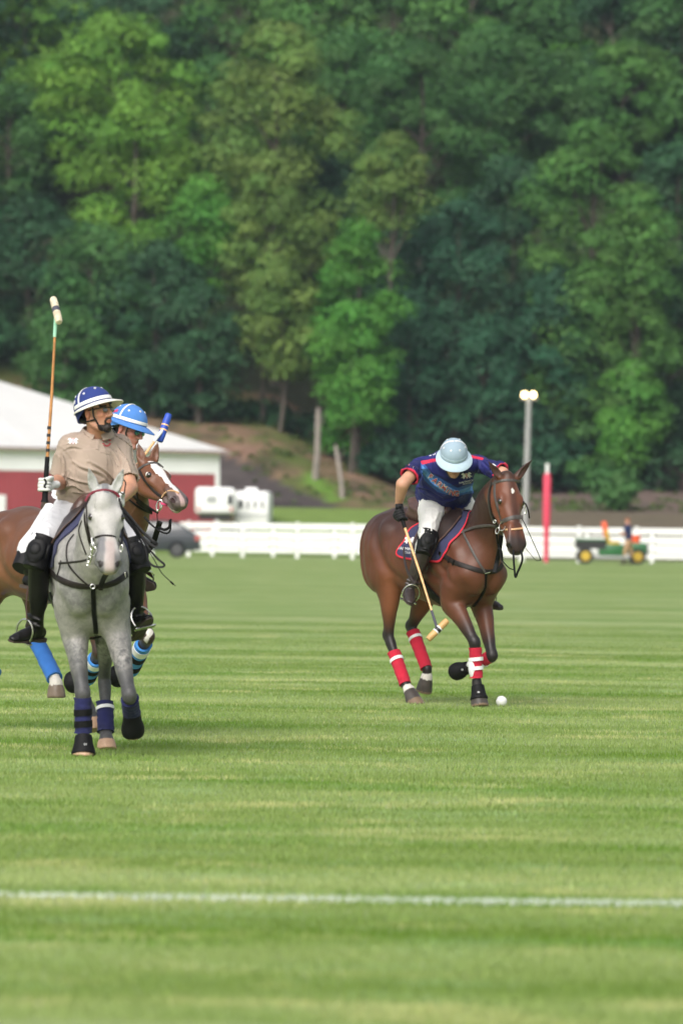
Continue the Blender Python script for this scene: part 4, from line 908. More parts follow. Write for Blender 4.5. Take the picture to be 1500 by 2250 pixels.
def helmet(p, mat_, brim_m, band_m, up=.0, emblem=None, strap_m=None, tilt=0, front=True):
    """polo helmet: dome, brim longer in front, band, side-to-side strap, studs, chin harness"""
    L = p.L; q_ = Matrix.Rotation(R(-tilt), 3, L); F, U = q_ @ p.F, q_ @ p.U; c = p.c + U * (.050 + up) - F * .010; A, Bb, Cc = .126, .104, .108
    P3 = lambda ph, el, k=1: c + (F * (A * math.cos(ph) * math.cos(el)) + L * (Bb * math.sin(ph) * math.cos(el)) + U * (Cc * math.sin(el))) * k
    seg = 40; rings = 12; V = []; Fc = []
    for i in range(rings + 1):
        el = R(-14) + (R(89.5) + R(14)) * i / rings
        for j in range(seg):
            ph = 2 * math.pi * j / seg; back = max(0, -math.cos(ph)); q = P3(ph, el)
            if i == 0: q = q - U * (.050 * back ** .6) - F * (.004 * back)
            V.append(q)
    for i in range(rings):
        for j in range(seg): Fc.append([i * seg + j, i * seg + (j + 1) % seg, (i + 1) * seg + (j + 1) % seg, (i + 1) * seg + j])
    n = len(V); V.append(P3(0, R(90))); Fc += [[rings * seg + j, rings * seg + (j + 1) % seg, n] for j in range(seg)]
    for j in range(seg): V.append(V[j] + (c - U * .03 - V[j]) * .10)
    Fc += [[(j + 1) % seg, j, n + 1 + j, n + 1 + (j + 1) % seg] for j in range(seg)]
    V2 = [c + (v - c) * .90 for v in V[:n + 1]]; m2 = MB().add(V2, [f[::-1] for f in Fc[:rings * seg + seg]])
    h = MB().add(V, Fc).build('helmet', mat_, p.root, smooth=True); m2.build('lining', M['black_plastic'], h, smooth=True)
    # brim
    V = []; Fc = []; prof = [(0, 0), (.25, .002), (1, 0), (1.04, -.004), (1, -.008), (.3, -.008), (-.03, -.008)]
    for k, (t, dz) in enumerate(prof):
        for j in range(seg):
            ph = 2 * math.pi * j / seg; fr = (1 + math.cos(ph)) / 2; e = .003 + .060 * fr ** 1.6 + .008 * abs(math.sin(ph)) * (1 if fr > .3 else fr / .3); dz2 = -.028 * t * fr ** .8
            q = P3(ph, R(-6)); o = (F * math.cos(ph) + L * math.sin(ph)).normalized(); V.append(q + o * (e * t + .0015) + U * (dz + dz2 - .004 + .004 * fr))
    for k in range(len(prof) - 1):
        for j in range(seg): Fc.append([k * seg + j, k * seg + (j + 1) % seg, (k + 1) * seg + (j + 1) % seg, (k + 1) * seg + j][::-1])
    MB().add(V, Fc).build('brim', brim_m, h, smooth=True)
    def bandm(pts_o, w_, name, m_, th=.0025): MB().ribbon([q for q, _ in pts_o], [o for _, o in pts_o], w_, th).build(name, m_, h, smooth=True)
    out = lambda q: (q - c).normalized()
    bandm([(P3(a, R(3), 1.004), out(P3(a, R(3)))) for a in np.linspace(R(-128), R(128), 50)], .021, 'band', band_m if front else brim_m)
    for sg in (-1, 1): bandm([(P3(R(100) * sg, e, 1.006), out(P3(R(100) * sg, e))) for e in np.linspace(R(8), R(88), 24)], .013, 'top_strap', strap_m or band_m)
    st = MB()
    for ph, el in [(R(28), R(46)), (R(-28), R(46)), (R(78), R(36)), (R(-78), R(36)), (R(140), R(45)), (R(-140), R(45))]:
        q = P3(ph, el); o = out(q); MB().bar(q - o * .002, q + o * .003, .0078, .007, 12).build('stud', band_m, h, smooth=True)
        MB().bar(q + o * .002, q + o * .0036, .0025, .0025, 8).build('stud_hole', M['black_plastic'], h)
    if emblem:
        for sg in (-1, 1):
            for dz in (0, .012):
                pts = [(P3(sg * (R(118) + t * R(17)), R(17) + dz * 8 + .06 * math.sin(t * 5), 1.006)) for t in np.linspace(0, 1, 8)]
                MB().ribbon(pts, [out(q) for q in pts], .010, .002).build('emblem', emblem, h, smooth=True)
    H = p.hd
    for sg in (-1, 1):
        MB().path([H(.035, .078 * sg, .02), H(.032, .078 * sg, -.03), H(.045, .060 * sg, -.085), H(.062, .026 * sg, -.130), H(.066, 0, -.134)], .0055, 6).build('chin_strap', M['black_plastic'], h, smooth=True)
        MB().path([H(-.08, .06 * sg, -.035), H(-.03, .074 * sg, -.055), H(.035, .070 * sg, -.052)], .0055, 6).build('chin_strap', M['black_plastic'], h, smooth=True)
    MB().ball(H(-.085, 0, -.04), (.02, .062, .022), 14, Matrix((F, L, U)).transposed()).build('neck_pad', M['black_plastic'], h, smooth=True)
    return h
def grip(name, C_, A, wrist, e3s, mat_, parent, r=.019, knob=None):
    """gloved fist closed round an axis A at C_ ; e3s picks the side the knuckles are on"""
    C_ = Vector(C_); A = Vector(A).normalized(); W_ = Vector(wrist); e2 = (C_ - W_); e2 = (e2 - A * e2.dot(A)).normalized(); e3 = A.cross(e2) * e3s
    pt = lambda a, ang, rr: C_ + A * a + (e2 * math.cos(R(ang)) + e3 * math.sin(R(ang))) * rr
    lo, hi = bounds([C_, W_], .11); f = Field(lo, hi, .0035)
    f.tube(T_((W_ - (C_ - W_).normalized() * .03, (.031, .8)), (W_, (.030, .85)), (lerp(W_, pt(0, 150, .035), .6), (.034, 1.1)), (pt(0, 115, .036), (.030, 1.35))), tuple(A), .015)
    f.ell(tuple(pt(0, 160, .036)), (.040, .026, .022), [tuple(A), tuple(e2), tuple(e3)], .015)
    for i, (a, ln) in enumerate(((.032, 1), (.011, 1.06), (-.010, 1.0), (-.030, .86))):
        f.tube(T_((pt(a, 120, r + .021), .0105), (pt(a, 60, r + .018), .0105), (pt(a * .97, 5, r + .013), .0098), (pt(a * .95, -55, r + .010), .0092), (pt(a * .93, -55 - 50 * ln, r + .008), .0082)), tuple(A), .004, per=3)
    f.tube(T_((pt(.030, 190, .040), .014), (pt(.045, 230, r + .016), .0125), (pt(.042, 290, r + .012), .011), (pt(.030, 335, r + .012), .0095)), tuple(A), .008, per=3)
    return fmesh(f, name, mat_, parent, 1)
def boot(p, top, ankle, toe_dir, mat_, fl=.245, r=(.062, .058, .040), horse=None, saddle_=None, leather=None, saddle_bar=None, iron=True, roll=0):
    top, ankle = Vector(top), Vector(ankle); d = (ankle - top).normalized(); t = Vector(toe_dir).normalized(); s_ = t.cross(d).normalized(); dn = s_.cross(t).normalized()
    if dn.dot(d) < 0: dn = -dn
    heel = ankle + dn * .050 - t * .050; ball = ankle + dn * .066 + t * .105; tip = ankle + dn * .072 + t * (fl - .075)
    lo, hi = bounds([top, ankle, heel, tip], .11); f = Field(lo, hi, .005); S = tuple(s_)
    f.tube(T_((top - d * .03, (r[0], 1)), (lerp(top, ankle, .25), (r[0], 1)), (lerp(top, ankle, .55), (r[1], 1)), (lerp(top, ankle, .85), (r[2], .95)), (ankle, (.044, .9)), (ankle + dn * .03 - t * .01, (.045, .85))), S, .02, cut=[(tuple(top), tuple(-d))])
    f.tube(T_((heel, (.036, .9)), (ankle + dn * .045 + t * .03, (.042, .85)), (ball - dn * .008, (.034, 1.25)), (lerp(ball, tip, .6), (.029, 1.3)), (tip, (.019, 1.5))), S, .02, cut=[(tuple(heel + dn * .030), tuple(dn))])
    for q, a in ((.88, .006), (.97, .005)):
        f.tube(T_((lerp(top, ankle, q) - s_ * .05 + t * .03, .01), (lerp(top, ankle, q) + t * .05, .008), (lerp(top, ankle, q) + s_ * .05 + t * .03, .01)), S, .02)
    o = fmesh(f, 'boot', mat_, p.root, 2, post=lambda V, F: folds(V, F, .0022, tuple(d), 5, 12))
    V, F = [], []; outl = [(-.085, .030), (-.07, .037), (-.02, .034), (.05, .038), (.11, .046), (.145, .042), (fl - .065, .024), (fl - .052, 0)]
    outl = outl + [(a, -b) for a, b in outl[::-1][1:]]; base = ankle + dn * .080
    for dz in (0, .010):
        for a, b in outl: V.append(base + t * a + s_ * b + dn * (dz + (.012 if a < -.01 and dz else 0)))
    n = len(outl); F = [list(range(n))[::-1], list(range(n, 2 * n))] + [[i, (i + 1) % n, n + (i + 1) % n, n + i] for i in range(n)]
    MB().add(V, F).build('sole', M['sole'], o)
    if iron and horse:
        b0 = ankle + dn * .092 + t * .10; w_ = .066; hgt = .135; pts = []
        for a in np.linspace(-28, 208, 22): pts.append(b0 - dn * (.055 + (hgt - .055) * max(math.sin(R(a)), -.9)) + s_ * (w_ * math.cos(R(a)) * (1 if a > 0 and a < 180 else .97)))
        st = MB().path(pts, .0058, 8).build('stirrup', M['steel'], horse.root, smooth=True)
        MB().box(b0 + dn * .004, (.038, w_ * 2, .010), Matrix((t, s_, dn)).transposed(), .002).build('tread', M['steel'], st)
        a0 = b0 - dn * hgt; b1 = horse.W(saddle_bar); o_ = Vector((0, -1, 0))
        q = [lerp(a0, b1, i / 10) + (horse.M.to_3x3() @ Vector((0, math.copysign(1, saddle_bar[1]), 0))) * (.03 * math.sin(math.pi * i / 10)) for i in range(11)]
        MB().ribbon(q, [(horse.M.to_3x3() @ Vector((0, math.copysign(1, saddle_bar[1]), 0)))] * 11, .030, .006).build('stirrup_leather', leather or M['maroon_dark'], horse.root, smooth=True)
    return o
M['maroon_dark'] = mat('dark maroon leather', (.060, .018, .020), .4, .2, 30, .2, 120)
def kneepad(p, thigh, knee, calf, fwd, mat_, s_=1.0):
    thigh, knee, calf = Vector(thigh), Vector(knee), Vector(calf); fw = Vector(fwd).normalized(); ax = (calf - thigh).normalized(); fw = (fw - ax * fw.dot(ax)).normalized(); sd_ = ax.cross(fw)
    a = knee - ax * .085 * s_; b = knee + ax * .12 * s_; lo, hi = bounds([a, b], .14); f = Field(lo, hi, .0045); S = tuple(sd_)
    f.tube(T_((a - ax * .03, (.080 * s_, .98)), (lerp(a, b, .3), (.080 * s_, .98)), (lerp(a, b, .6), (.074 * s_, .98)), (b + ax * .03, (.066 * s_, 1))), S, .01, cut=[(tuple(a), tuple(-ax)), (tuple(b), tuple(ax))])
    AX = [tuple(ax), tuple(sd_), tuple(fw)]; c = knee + fw * .066 * s_
    f.ell(tuple(c + ax * .02), (.075 * s_, .060 * s_, .026), AX, .012); f.ell(tuple(c + ax * .018 + fw * .022), (.036 * s_, .033 * s_, .012), AX, .003)
    f.tube(T_((knee - ax * .042 - sd_ * .066 + fw * .03, .007), (knee - ax * .052 + fw * .083, .008), (knee - ax * .042 + sd_ * .066 + fw * .03, .007)), S, .004)
    f.tube(T_((knee + ax * .085 - sd_ * .06 + fw * .02, .006), (knee + ax * .092 + fw * .072, .007), (knee + ax * .085 + sd_ * .06 + fw * .02, .006)), S, .004)
    for q in (.0, ): f.ell(tuple(knee + ax * .0 - sd_ * .066 + fw * .025), (.05, .012, .03), AX, .006)
    return fmesh(f, 'knee_guard', mat_, p.root, 1)
def legs(p, pelvis, hips, knees, calfs, mat_, fold=.006, pr=.135, tr=(.108, .092, .068)):
    pts = [pelvis] + hips + knees + calfs; lo, hi = bounds(pts, .2); f = Field(lo, hi, .0065); pelvis = Vector(pelvis)
    sd_ = (Vector(hips[1]) - Vector(hips[0])).normalized(); f.tube(T_((pelvis + Vector((0, 0, .10)), (pr * .88, 1.12)), (pelvis, (pr, 1.2)), (pelvis - Vector((0, 0, .04)), (pr * .95, 1.15))), tuple(sd_), .04)
    for h_, k_, c_ in zip(hips, knees, calfs):
        h_, k_, c_ = Vector(h_), Vector(k_), Vector(c_)
        f.tube(T_((h_, (tr[0], 1)), (lerp(h_, k_, .35), (tr[0] * .98, .95)), (lerp(h_, k_, .7), (tr[1] * .93, .93)), (k_, (tr[2], 1)), (lerp(k_, c_, .3), (.056, 1))), tuple(sd_), .05)
    f.ell(tuple(pelvis + Vector((0, .0, -.06))), (pr * .9, pr * .9, .07), None, .05)
    return fmesh(f, 'breeches', mat_, p.root, 2, post=lambda V, F: folds(V, F, fold, (.3, 0, 1), 2, 11, 1.6))

# ================= rider of the grey horse
PG = Person((G.root.location.x, 34.40, 0), 'bearded rider in beige polo shirt and navy helmet on the grey horse')
PG.headframe(P(212, 905, 34.22), (.80, -.56, .17), (-.13, .05, 1))
g = dict(neck=P(215, 955, 34.30), shR=P(152, 975, 34.22), elR=P(131, 1058, 34.25), wrR=P(116, 1065, 34.0), shL=P(267, 975, 34.40), elL=P(285, 1072, 34.20), wrL=P(262, 1100, 33.95))
hipsG = [P(166, 1120, 34.40), P(214, 1122, 34.42)]; kneeG = [P(88, 1196, 34.02), P(296, 1204, 34.04)]; ankG = [P(82, 1374, 34.22), P(297, 1362, 34.20)]
def body_field(g, p, hands=True, torso=None, h=.0055, pelvis=None):
    pts = [v for v in g.values()] + [p.c, pelvis]; lo, hi = bounds(pts, .17); f = Field(lo, hi, h); p.head(f, g['neck'])
    lr = (g['shL'] - g['shR']).normalized(); mid = (g['shL'] + g['shR']) / 2
    f.tube(T_((mid - Vector((0, 0, .02)), (.062, 1.5)), (lerp(mid, pelvis, .4), (.085, 1.3)), (pelvis, (.09, 1.2))), tuple(lr), .03)
    f.tube(T_((g['neck'] + Vector((0, 0, -.01)), (.060, 1.1)), (lerp(g['neck'], mid, .9), (.055, 1.4))), tuple(lr), .03)
    for q in 'RL':
        s_, e, w_ = g['sh' + q], g['el' + q], g['wr' + q]
        f.tube(T_((s_, .036), (lerp(s_, e, .3), .042), (lerp(s_, e, .7), .048), (e, .046)), (0, 1, 0), .03); f.tube(T_((e, .046), (lerp(e, w_, .3), .046), (lerp(e, w_, .7), .037), (w_, .029)), (0, 1, 0), .02)
        d = (w_ - e).normalized(); f.tube(T_((w_ - d * .01, .026), (w_ + d * .01, (.024, 1.1))), (0, 0, 1), .01)
    return f
pelG = P(186, 1112, 34.42)
f = body_field(g, PG, pelvis=pelG)
PG.body = fmesh(f, 'body', M['skin'], PG.root, 1, attrs=lambda V: {'Col': np.clip(PG.facecol(V, (.47, .24, .155), beard=(.022, .015, .012)), 0, 1)})
def shirt(p, g, pelvis, mat_, name='shirt', hem=None, tor=None, slv=(.072, .078), slen=.62, collar=True, amp=.007, colf=None, seed=3, fdir=(.45, 0, 1), slvL=None):
    mid = (g['shL'] + g['shR']) / 2; lr = (g['shL'] - g['shR']).normalized(); pts = list(g.values()) + [pelvis] + ([hem] if hem is not None else []); lo, hi = bounds(pts, .26); f = Field(lo, hi, .006)
    f.tube(tor, tuple(lr), .05, per=5)
    for q in 'RL':
        s_, e = g['sh' + q], g['el' + q]; d = (e - s_).normalized(); ln = slvL if (q == 'L' and slvL) else slen; cp = lerp(s_, e, ln)
        f.tube(T_((lerp(g['neck'], s_, .55) - Vector((0, 0, .02)), (.060, 1)), (s_, (.066, 1)), (lerp(s_, e, .35), (slv[0], 1)), (lerp(s_, e, ln + .1), (slv[1], 1))), (0, 1, 0), .045, cut=[(tuple(cp), tuple(d))])
    # open the sleeve ends
    for q in 'RL':
        s_, e = g['sh' + q], g['el' + q]; d = (e - s_).normalized(); ln = slvL if (q == 'L' and slvL) else slen; cp = lerp(s_, e, ln)
        f.tube(T_((cp - d * .035, slv[1] - .012), (cp + d * .06, slv[1] - .010)), (0, 1, 0), .004, op='sub')
    if hem is not None: f.cutplane(*hem_plane(hem, pelvis, mid))
    return f
def hem_plane(hem, pelvis, mid): n = (Vector(pelvis) - mid).normalized(); return tuple(hem), tuple(n)
tor = T_((P(214, 962, 34.30), (.058, 1.5)), (P(211, 985, 34.30), (.105, 1.62)), (P(208, 1015, 34.28), (.125, 1.42)), (P(200, 1045, 34.28), (.130, 1.30)), (P(189, 1080, 34.36), (.132, 1.26)), (P(184, 1100, 34.40), (.145, 1.22)), (P(183, 1118, 34.42), (.145, 1.22)))
f = shirt(PG, g, pelG, M['polo_shirt'], hem=P(186, 1094, 34.42), tor=tor, slv=(.070, .070), slen=.88, slvL=.82)
f.tube(T_((PG.hd(-.03, 0, -.10), .058), (g['neck'], .060)), tuple(PG.L), .004, op='sub')
PG.shirt = fmesh(f, 'shirt', M['polo_shirt'], PG.root, 2, post=lambda V, F: folds(V, F, .012, (.55, 0, -1), 3, 6.5, 2.6, mask=sst(1.95, 1.70, V[:, 2]) * .8 + .2, cre=[([(196, 1018), (225, 1035), (246, 1055), (262, 1080)], .013, 2.6), ([(160, 1020), (180, 1032), (215, 1042), (240, 1060)], .011, 3), ([(143, 1052), (165, 1060), (200, 1068)], .010, 2.6), ([(135, 1078), (160, 1072), (185, 1085)], .010, 2.4), ([(150, 1035), (143, 1050), (148, 1070)], .010, 2.2), ([(134, 1000), (138, 1015), (137, 1040)], .012, 2.6), ([(262, 1000), (266, 1020), (263, 1048)], .012, 2.6), ([(244, 995), (256, 1015), (262, 1040)], .008, 2.4), ([(160, 1085), (190, 1088), (215, 1084)], .009, 2.2), ([(140, 992), (160, 985), (180, 990)], .007, 2.4)]))
bvS = bvh_of(PG.shirt)
patch('collar', bvS, [(190, 937), (204, 950), (219, 965), (205, 950), (196, 956), (166, 957), (174, 945), (180, 938)], .008, M['polo_shirt'], PG.shirt, 4, off=.003) if False else None
nk = g['neck']
def collar(p, mat_, pl):
    for q in pl: patch('collar', bvS, q, .012, mat_, p.shirt, 3, off=.004)
0 and collar(PG, M['polo_shirt'], [[(180, 936), (196, 950), (216, 966), (206, 959), (186, 950), (166, 957), (172, 944)], [(216, 966), (238, 952), (241, 958), (232, 957), (220, 967)]])
def neckcollar(p, N, mat_, Fd=(.12, -1, 0), r=.072):
    Fd = Vector(Fd).normalized(); Ld = Vector((0, 0, 1)).cross(Fd); pts = []; nr = []
    for a in np.linspace(14, 346, 30):
        ca, sa = math.cos(R(a)), math.sin(R(a)); o = Fd * ca + Ld * sa; fr = (1 + ca) / 2
        pts.append(N + Fd * (ca * (r + .012 * fr)) + Ld * (sa * (r + .010 + .016 * fr)) + Vector((0, 0, .026 - .060 * fr ** 1.5))); nr.append((o * .75 + Vector((0, 0, .55))).normalized())
    MB().ribbon(pts, nr, [.034 + .016 * ((1 + math.cos(R(a))) / 2) ** 2 for a in np.linspace(14, 346, 30)], .006).build('collar', mat_, p.shirt, smooth=True)
neckcollar(PG, g['neck'] + Vector((-.005, 0, .016)), M['polo_shirt'])
strap('placket', bvS, [(216, 966), (215, 975), (213, 988)], .02, M['polo_shirt'], PG.shirt, .003)
M['logo_pink'] = mat('pink print', (.62, .16, .24), .8, .05, 10, 0); M['logo_white'] = mat('white print', (.78, .78, .78), .8, .03, 10, 0); M['logo_red'] = mat('red print', (.50, .035, .05), .8, .05, 10, 0)
def crest(name, bv, px, py, k, parent, white, red, rot=0):
    """club crest: shield with a cross of mallets between two rearing horses"""
    hs = [(-.15, -.05), (-.35, -.42), (-.5, -.62), (-.72, -.55), (-.95, -.32), (-.85, -.2), (-.62, -.28), (-.72, .05), (-.95, .2), (-.9, .32), (-.68, .2), (-.6, .5), (-.42, .45), (-.38, .15), (-.15, .3)]
    sh = [(-.24, -.45), (.24, -.45), (.26, .15), (0, .55), (-.26, .15)]
    def put(poly, m_, off, nm):
        c_, s_ = math.cos(R(rot)), math.sin(R(rot)); Q = [(px + k * (x * c_ - y * s_), py + k * (x * s_ + y * c_)) for x, y in poly]
        P2, F2 = tri2d(Q, 50); shell(nm, P2, F2, lambda x, y: cast(bv, x, y), .0008, m_, parent, off, smooth=False)
    put(hs, white, .0022, name); put([(-x, y) for x, y in hs][::-1], white, .0022, name); put(sh, white, .0030, name)
    put([(-.22, -.5), (-.14, -.5), (.24, .42), (.16, .45)], red, .0042, name); put([(.22, -.5), (.14, -.5), (-.24, .42), (-.16, .45)][::-1], red, .0046, name)
crest('emblem', bvS, 161, 970, 12, PG.shirt, M['logo_white'], M['logo_pink'])
for i in range(16):      # ring of small red stitched marks round a star
    a = 2 * math.pi * i / 16; x, y = 234.5 + 8.2 * math.cos(a), 972 + 8.2 * math.sin(a); u_ = (math.cos(a), math.sin(a)); v_ = (-u_[1], u_[0]); 
    if i in (0, 8): continue
    q = [(x + u_[0] * s1 * 1.9 + v_[0] * s2 * 1.0, y + u_[1] * s1 * 1.9 + v_[1] * s2 * 1.0) for s1, s2 in ((-1, -1), (1, -1), (1, 1), (-1, 1))]; P2, F2 = tri2d(q, 50)
    shell('emblem', P2, F2, lambda x_, y_: cast(bvS, x_, y_), .0008, M['logo_red'], PG.shirt, .002, smooth=False)
text_on('emblem', bvS, '*', 234.5, 974, 6, 0, M['logo_red'], PG.shirt)
strap('pocket_welt', bvS, [(222, 994), (231, 996), (240, 998)], .004, M['polo_shirt'], PG.shirt, .003)
legs(PG, pelG, hipsG, kneeG, ankG, M['breeches'], .0055, pr=.135, tr=(.112, .100, .070))
for i in (0, 1):
    kneepad(PG, hipsG[i], kneeG[i] + Vector((0, 0, -.035)), ankG[i], (.25 * (-1, 1)[i], -1, .2), M['knee_leather'], 1.0)
boot(PG, kneeG[0] + Vector((0, 0, -.07)), ankG[0], (-.62, -.75, -.06), M['boot_leather'], .27, horse=G, saddle_bar=(.22, -.31, 1.16), r=(.064, .060, .043))
boot(PG, kneeG[1] + Vector((0, 0, -.07)), ankG[1], (.32, -.85, .42), M['boot_leather'], .27, horse=G, saddle_bar=(.22, .31, 1.16), r=(.064, .060, .043))
helmet(PG, M['navy_helmet'], M['cream'], M['white_strap'], emblem=M['white_strap'], tilt=11)
# glasses
H = PG.hd
gl = MB().path([H(-.01, -.078, .008), H(.05, -.072, .010), H(.085, -.055, .012), H(.100, -.030, .012), H(.106, 0, .010), H(.100, .030, .012), H(.085, .055, .012), H(.05, .072, .01), H(-.01, .078, .008)], .0032, 6).build('glasses', M['black_plastic'], PG.root, smooth=True)
for sg in (-1, 1): MB().ball(H(.094, .033 * sg, -.004), (.004, .026, .015), 14, Matrix((PG.F, PG.L, PG.U)).transposed()).build('lens', M['lens_clear'], gl, smooth=True)
def mallet(label, hand, headc, hdir, cols, cane_m, hlen=.235, grip_len=.26, back=.09, sleeve=None, r0=.0105, r1=.0075, bands=True, hr=.024, loc=None):
    hand, headc, hd_ = Vector(hand), Vector(headc), Vector(hdir).normalized(); d = (headc - hand).normalized()
    rt = root('polo_mallet', hand, 0, label, 'polo mallet'); L_ = (headc - hand).length
    MB().path([hand + d * (grip_len * .4), lerp(hand, headc, .5) + Vector((.004, 0, .0)), headc - d * .0], [r0, (r0 + r1) / 2, r1], 10).build('cane', cane_m, rt, smooth=True)
    g_ = MB(); g_.bar(hand - d * back, hand + d * (grip_len - back), .0185, .014, 12); g_.bar(hand - d * (back + .012), hand - d * back, .024, .022, 12); g_.build('grip', M['rubber_black'], rt, smooth=True)
    if bands:
        for i in range(4): q = hand + d * (grip_len - back + .03 + .045 * i); MB().bar(q, q + d * .018, r0 + .0016, r0 + .0016, 10).build('tape_band', M['black_plastic'], rt, smooth=True)
    if sleeve: MB().bar(headc - d * .16, headc - d * .015, r1 + .003, r1 + .004, 10).build('sleeve', sleeve, rt, smooth=True)
    prof = [(-1, .55), (-.985, .78), (-.9, .95), (-.5, 1.02), (-.17, 1.03)], [(-.17, 1.05), (.17, 1.05)], [(.17, 1.03), (.5, 1.02), (.9, .95), (.985, .78), (1, .55)]
    V = []; x = hd_.orthogonal().normalized(); y = hd_.cross(x)
    hm = None
    for k, pr_ in enumerate(prof):
        m_ = MB(); V = []; n = 16
        for t, q in pr_:
            for j in range(n): a = 2 * math.pi * j / n; V.append(headc + hd_ * (t * hlen / 2) + (x * math.cos(a) + y * math.sin(a)) * hr * q)
        F = [[i * n + j, i * n + (j + 1) % n, (i + 1) * n + (j + 1) % n, (i + 1) * n + j] for i in range(len(pr_) - 1) for j in range(n)] + [list(range(n)), list(range((len(pr_) - 1) * n, len(pr_) * n))]
        o = m_.add(V, F).build('head', cols[k], rt, smooth=True) if k != 1 else m_.add(V, F).build('head_tape', cols[k], rt, smooth=True)
    if len(cols) > 3:
        for t in (-.17, .17): MB().bar(headc + hd_ * ((t - .05) * hlen / 2), headc + hd_ * ((t + .05) * hlen / 2), hr * 1.08, hr * 1.08, 16).build('head_ring', cols[3], rt, smooth=True)
    return rt
def cane(name, col):
    m = mat(name, col, .4, .25, 25, .2, 80); return m
M['bamboo'] = cane('bamboo cane', (.42, .19, .055)); M['cane_pale'] = cane('pale cane', (.75, .42, .20)); M['mint'] = mat('mint tape', (.30, .58, .42), .5); M['wood_pale'] = mat('worn pale wood', (.62, .55, .40), .6, .3, 18, .3, 60, dirt=(.25, .18, .10, .6))
M['wood_tan'] = mat('tan wood', (.52, .31, .12), .5, .2, 18, .2, 60); M['tape_grey'] = mat('dark grey tape', (.06, .06, .08), .7); M['tape_black'] = mat('black tape', (.015, .015, .02), .5); M['cobalt'] = mat('cobalt blue tape', (.02, .07, .42), .5, .15, 20)
hG = P(101, 1066, 33.93); aG = P(122, 700, 34.0)
mallet('upright bamboo polo mallet held high by the bearded rider', hG, P(124, 682, 34.02), P(132, 711, 33.93) - P(117, 652, 34.1), [M['wood_pale'], M['tape_grey'], M['wood_pale']], M['bamboo'], hlen=.22, sleeve=M['mint'], hr=.023)
gv = grip('glove', hG, aG - hG, g['wrR'] + Vector((.0, -.01, 0)), -1, M['glove_white'], PG.root); bvg = bvh_of(gv)
for q in ([(98, 1052), (104, 1062), (97, 1068)], [(97, 1068), (105, 1074), (100, 1080)]): strap('glove_panel', bvg, q, .012, M['rubber_black'], gv, .002)
grip('glove', P(255, 1098, 33.86), (1, -.2, .2), g['wrL'], 1, M['glove_white'], PG.root)

# ================= rider of the bay horse, leaning over the ball
PB = Person((B.root.location.x, B.root.location.y, 0), 'rider in navy jersey and pale blue helmet leaning down over the bay horse')
PB.headframe(P(996, 1008, 43.60), (.10, -.80, -.60), (.03, -.60, .80))
b = dict(neck=P(991, 1014, 43.76), shR=P(922, 1022, 43.80), elR=P(884, 1064, 43.62), wrR=P(876, 1106, 43.72), shL=P(1050, 1016, 43.78), elL=P(1103, 1040, 43.62), wrL=P(1120, 1075, 43.9))
pelB = P(968, 1098, 44.28); kB = [B.W(B.pv(937, 1180, -.33)), B.W((.22, .34, 1.22))]; hipsB = [P(953, 1096, 44.22), P(1008, 1102, 44.3)]; ankB = [B.W(B.pv(903, 1286, -.37)), B.W((.10, .38, .86))]
f = body_field(b, PB, pelvis=pelB)
PB.body = fmesh(f, 'body', M['skin'], PB.root, 1, attrs=lambda V: {'Col': np.clip(PB.facecol(V, (.50, .27, .18)), 0, 1)})
tor = T_((P(990, 1012, 43.78), (.07, 1.5)), (P(986, 1022, 43.82), (.120, 1.60)), (P(984, 1042, 43.90), (.135, 1.45)), (P(978, 1064, 44.05), (.140, 1.42)), (P(975, 1082, 44.18), (.150, 1.45)), (P(973, 1100, 44.28), (.155, 1.4)))
f = shirt(PB, b, pelB, None, hem=P(975, 1094, 44.24), tor=tor, slv=(.068, .078), slen=.62, slvL=.95)
f.tube(T_((PB.hd(-.01, 0, -.10), .055), (P(993, 1030, 43.55), .045)), tuple(PB.L), .01, op='sub')
def jersey_col(V):
    px, py = to_px(V); n = vnoise(V, 9, 2); c = np.tile(np.array([.018, .020, .125]), (len(V), 1)); c = mixc(c, [.008, .011, .045], sst(-.2, .4, n) * .6)
    def inp(poly): return inpoly(px, py, poly)
    c[inp([(924, 1018), (930, 1016), (947, 1040), (972, 1054), (1004, 1072), (1042, 1060), (1044, 1082), (997, 1091), (960, 1081), (933, 1056), (922, 1038)])] = (.035, .10, .34)
    c[inp([(928, 1022), (946, 1046), (971, 1061), (1003, 1079), (1040, 1066), (1040, 1078), (997, 1087), (966, 1076), (940, 1053), (926, 1036)])] = (.10, .26, .60)
    up = V[:, 1] < 44.2
    c[inp([(924, 1013), (962, 1006), (962, 1012), (926, 1021)])] = (.55, .02, .06); c[inp([(1034, 1000), (1062, 1006), (1060, 1011), (1034, 1006)])] = (.55, .02, .06)
    e, w_, s_ = np.array(b['elR']), np.array(b['wrR']), np.array(b['shR']); t = (V - s_) @ (e - s_) / ((e - s_) @ (e - s_)); near = np.linalg.norm(V - s_ - np.clip(t, 0, 1)[:, None] * (e - s_), axis=1) < .11
    c[near & (t > .54) & (px < 925)] = (.60, .03, .07)
    e, s_ = np.array(b['elL']), np.array(b['shL']); t = (V - s_) @ (e - s_) / ((e - s_) @ (e - s_)); c[(px > 1060) & (t > .88)] = (.60, .03, .07)
    return {'Col': c}
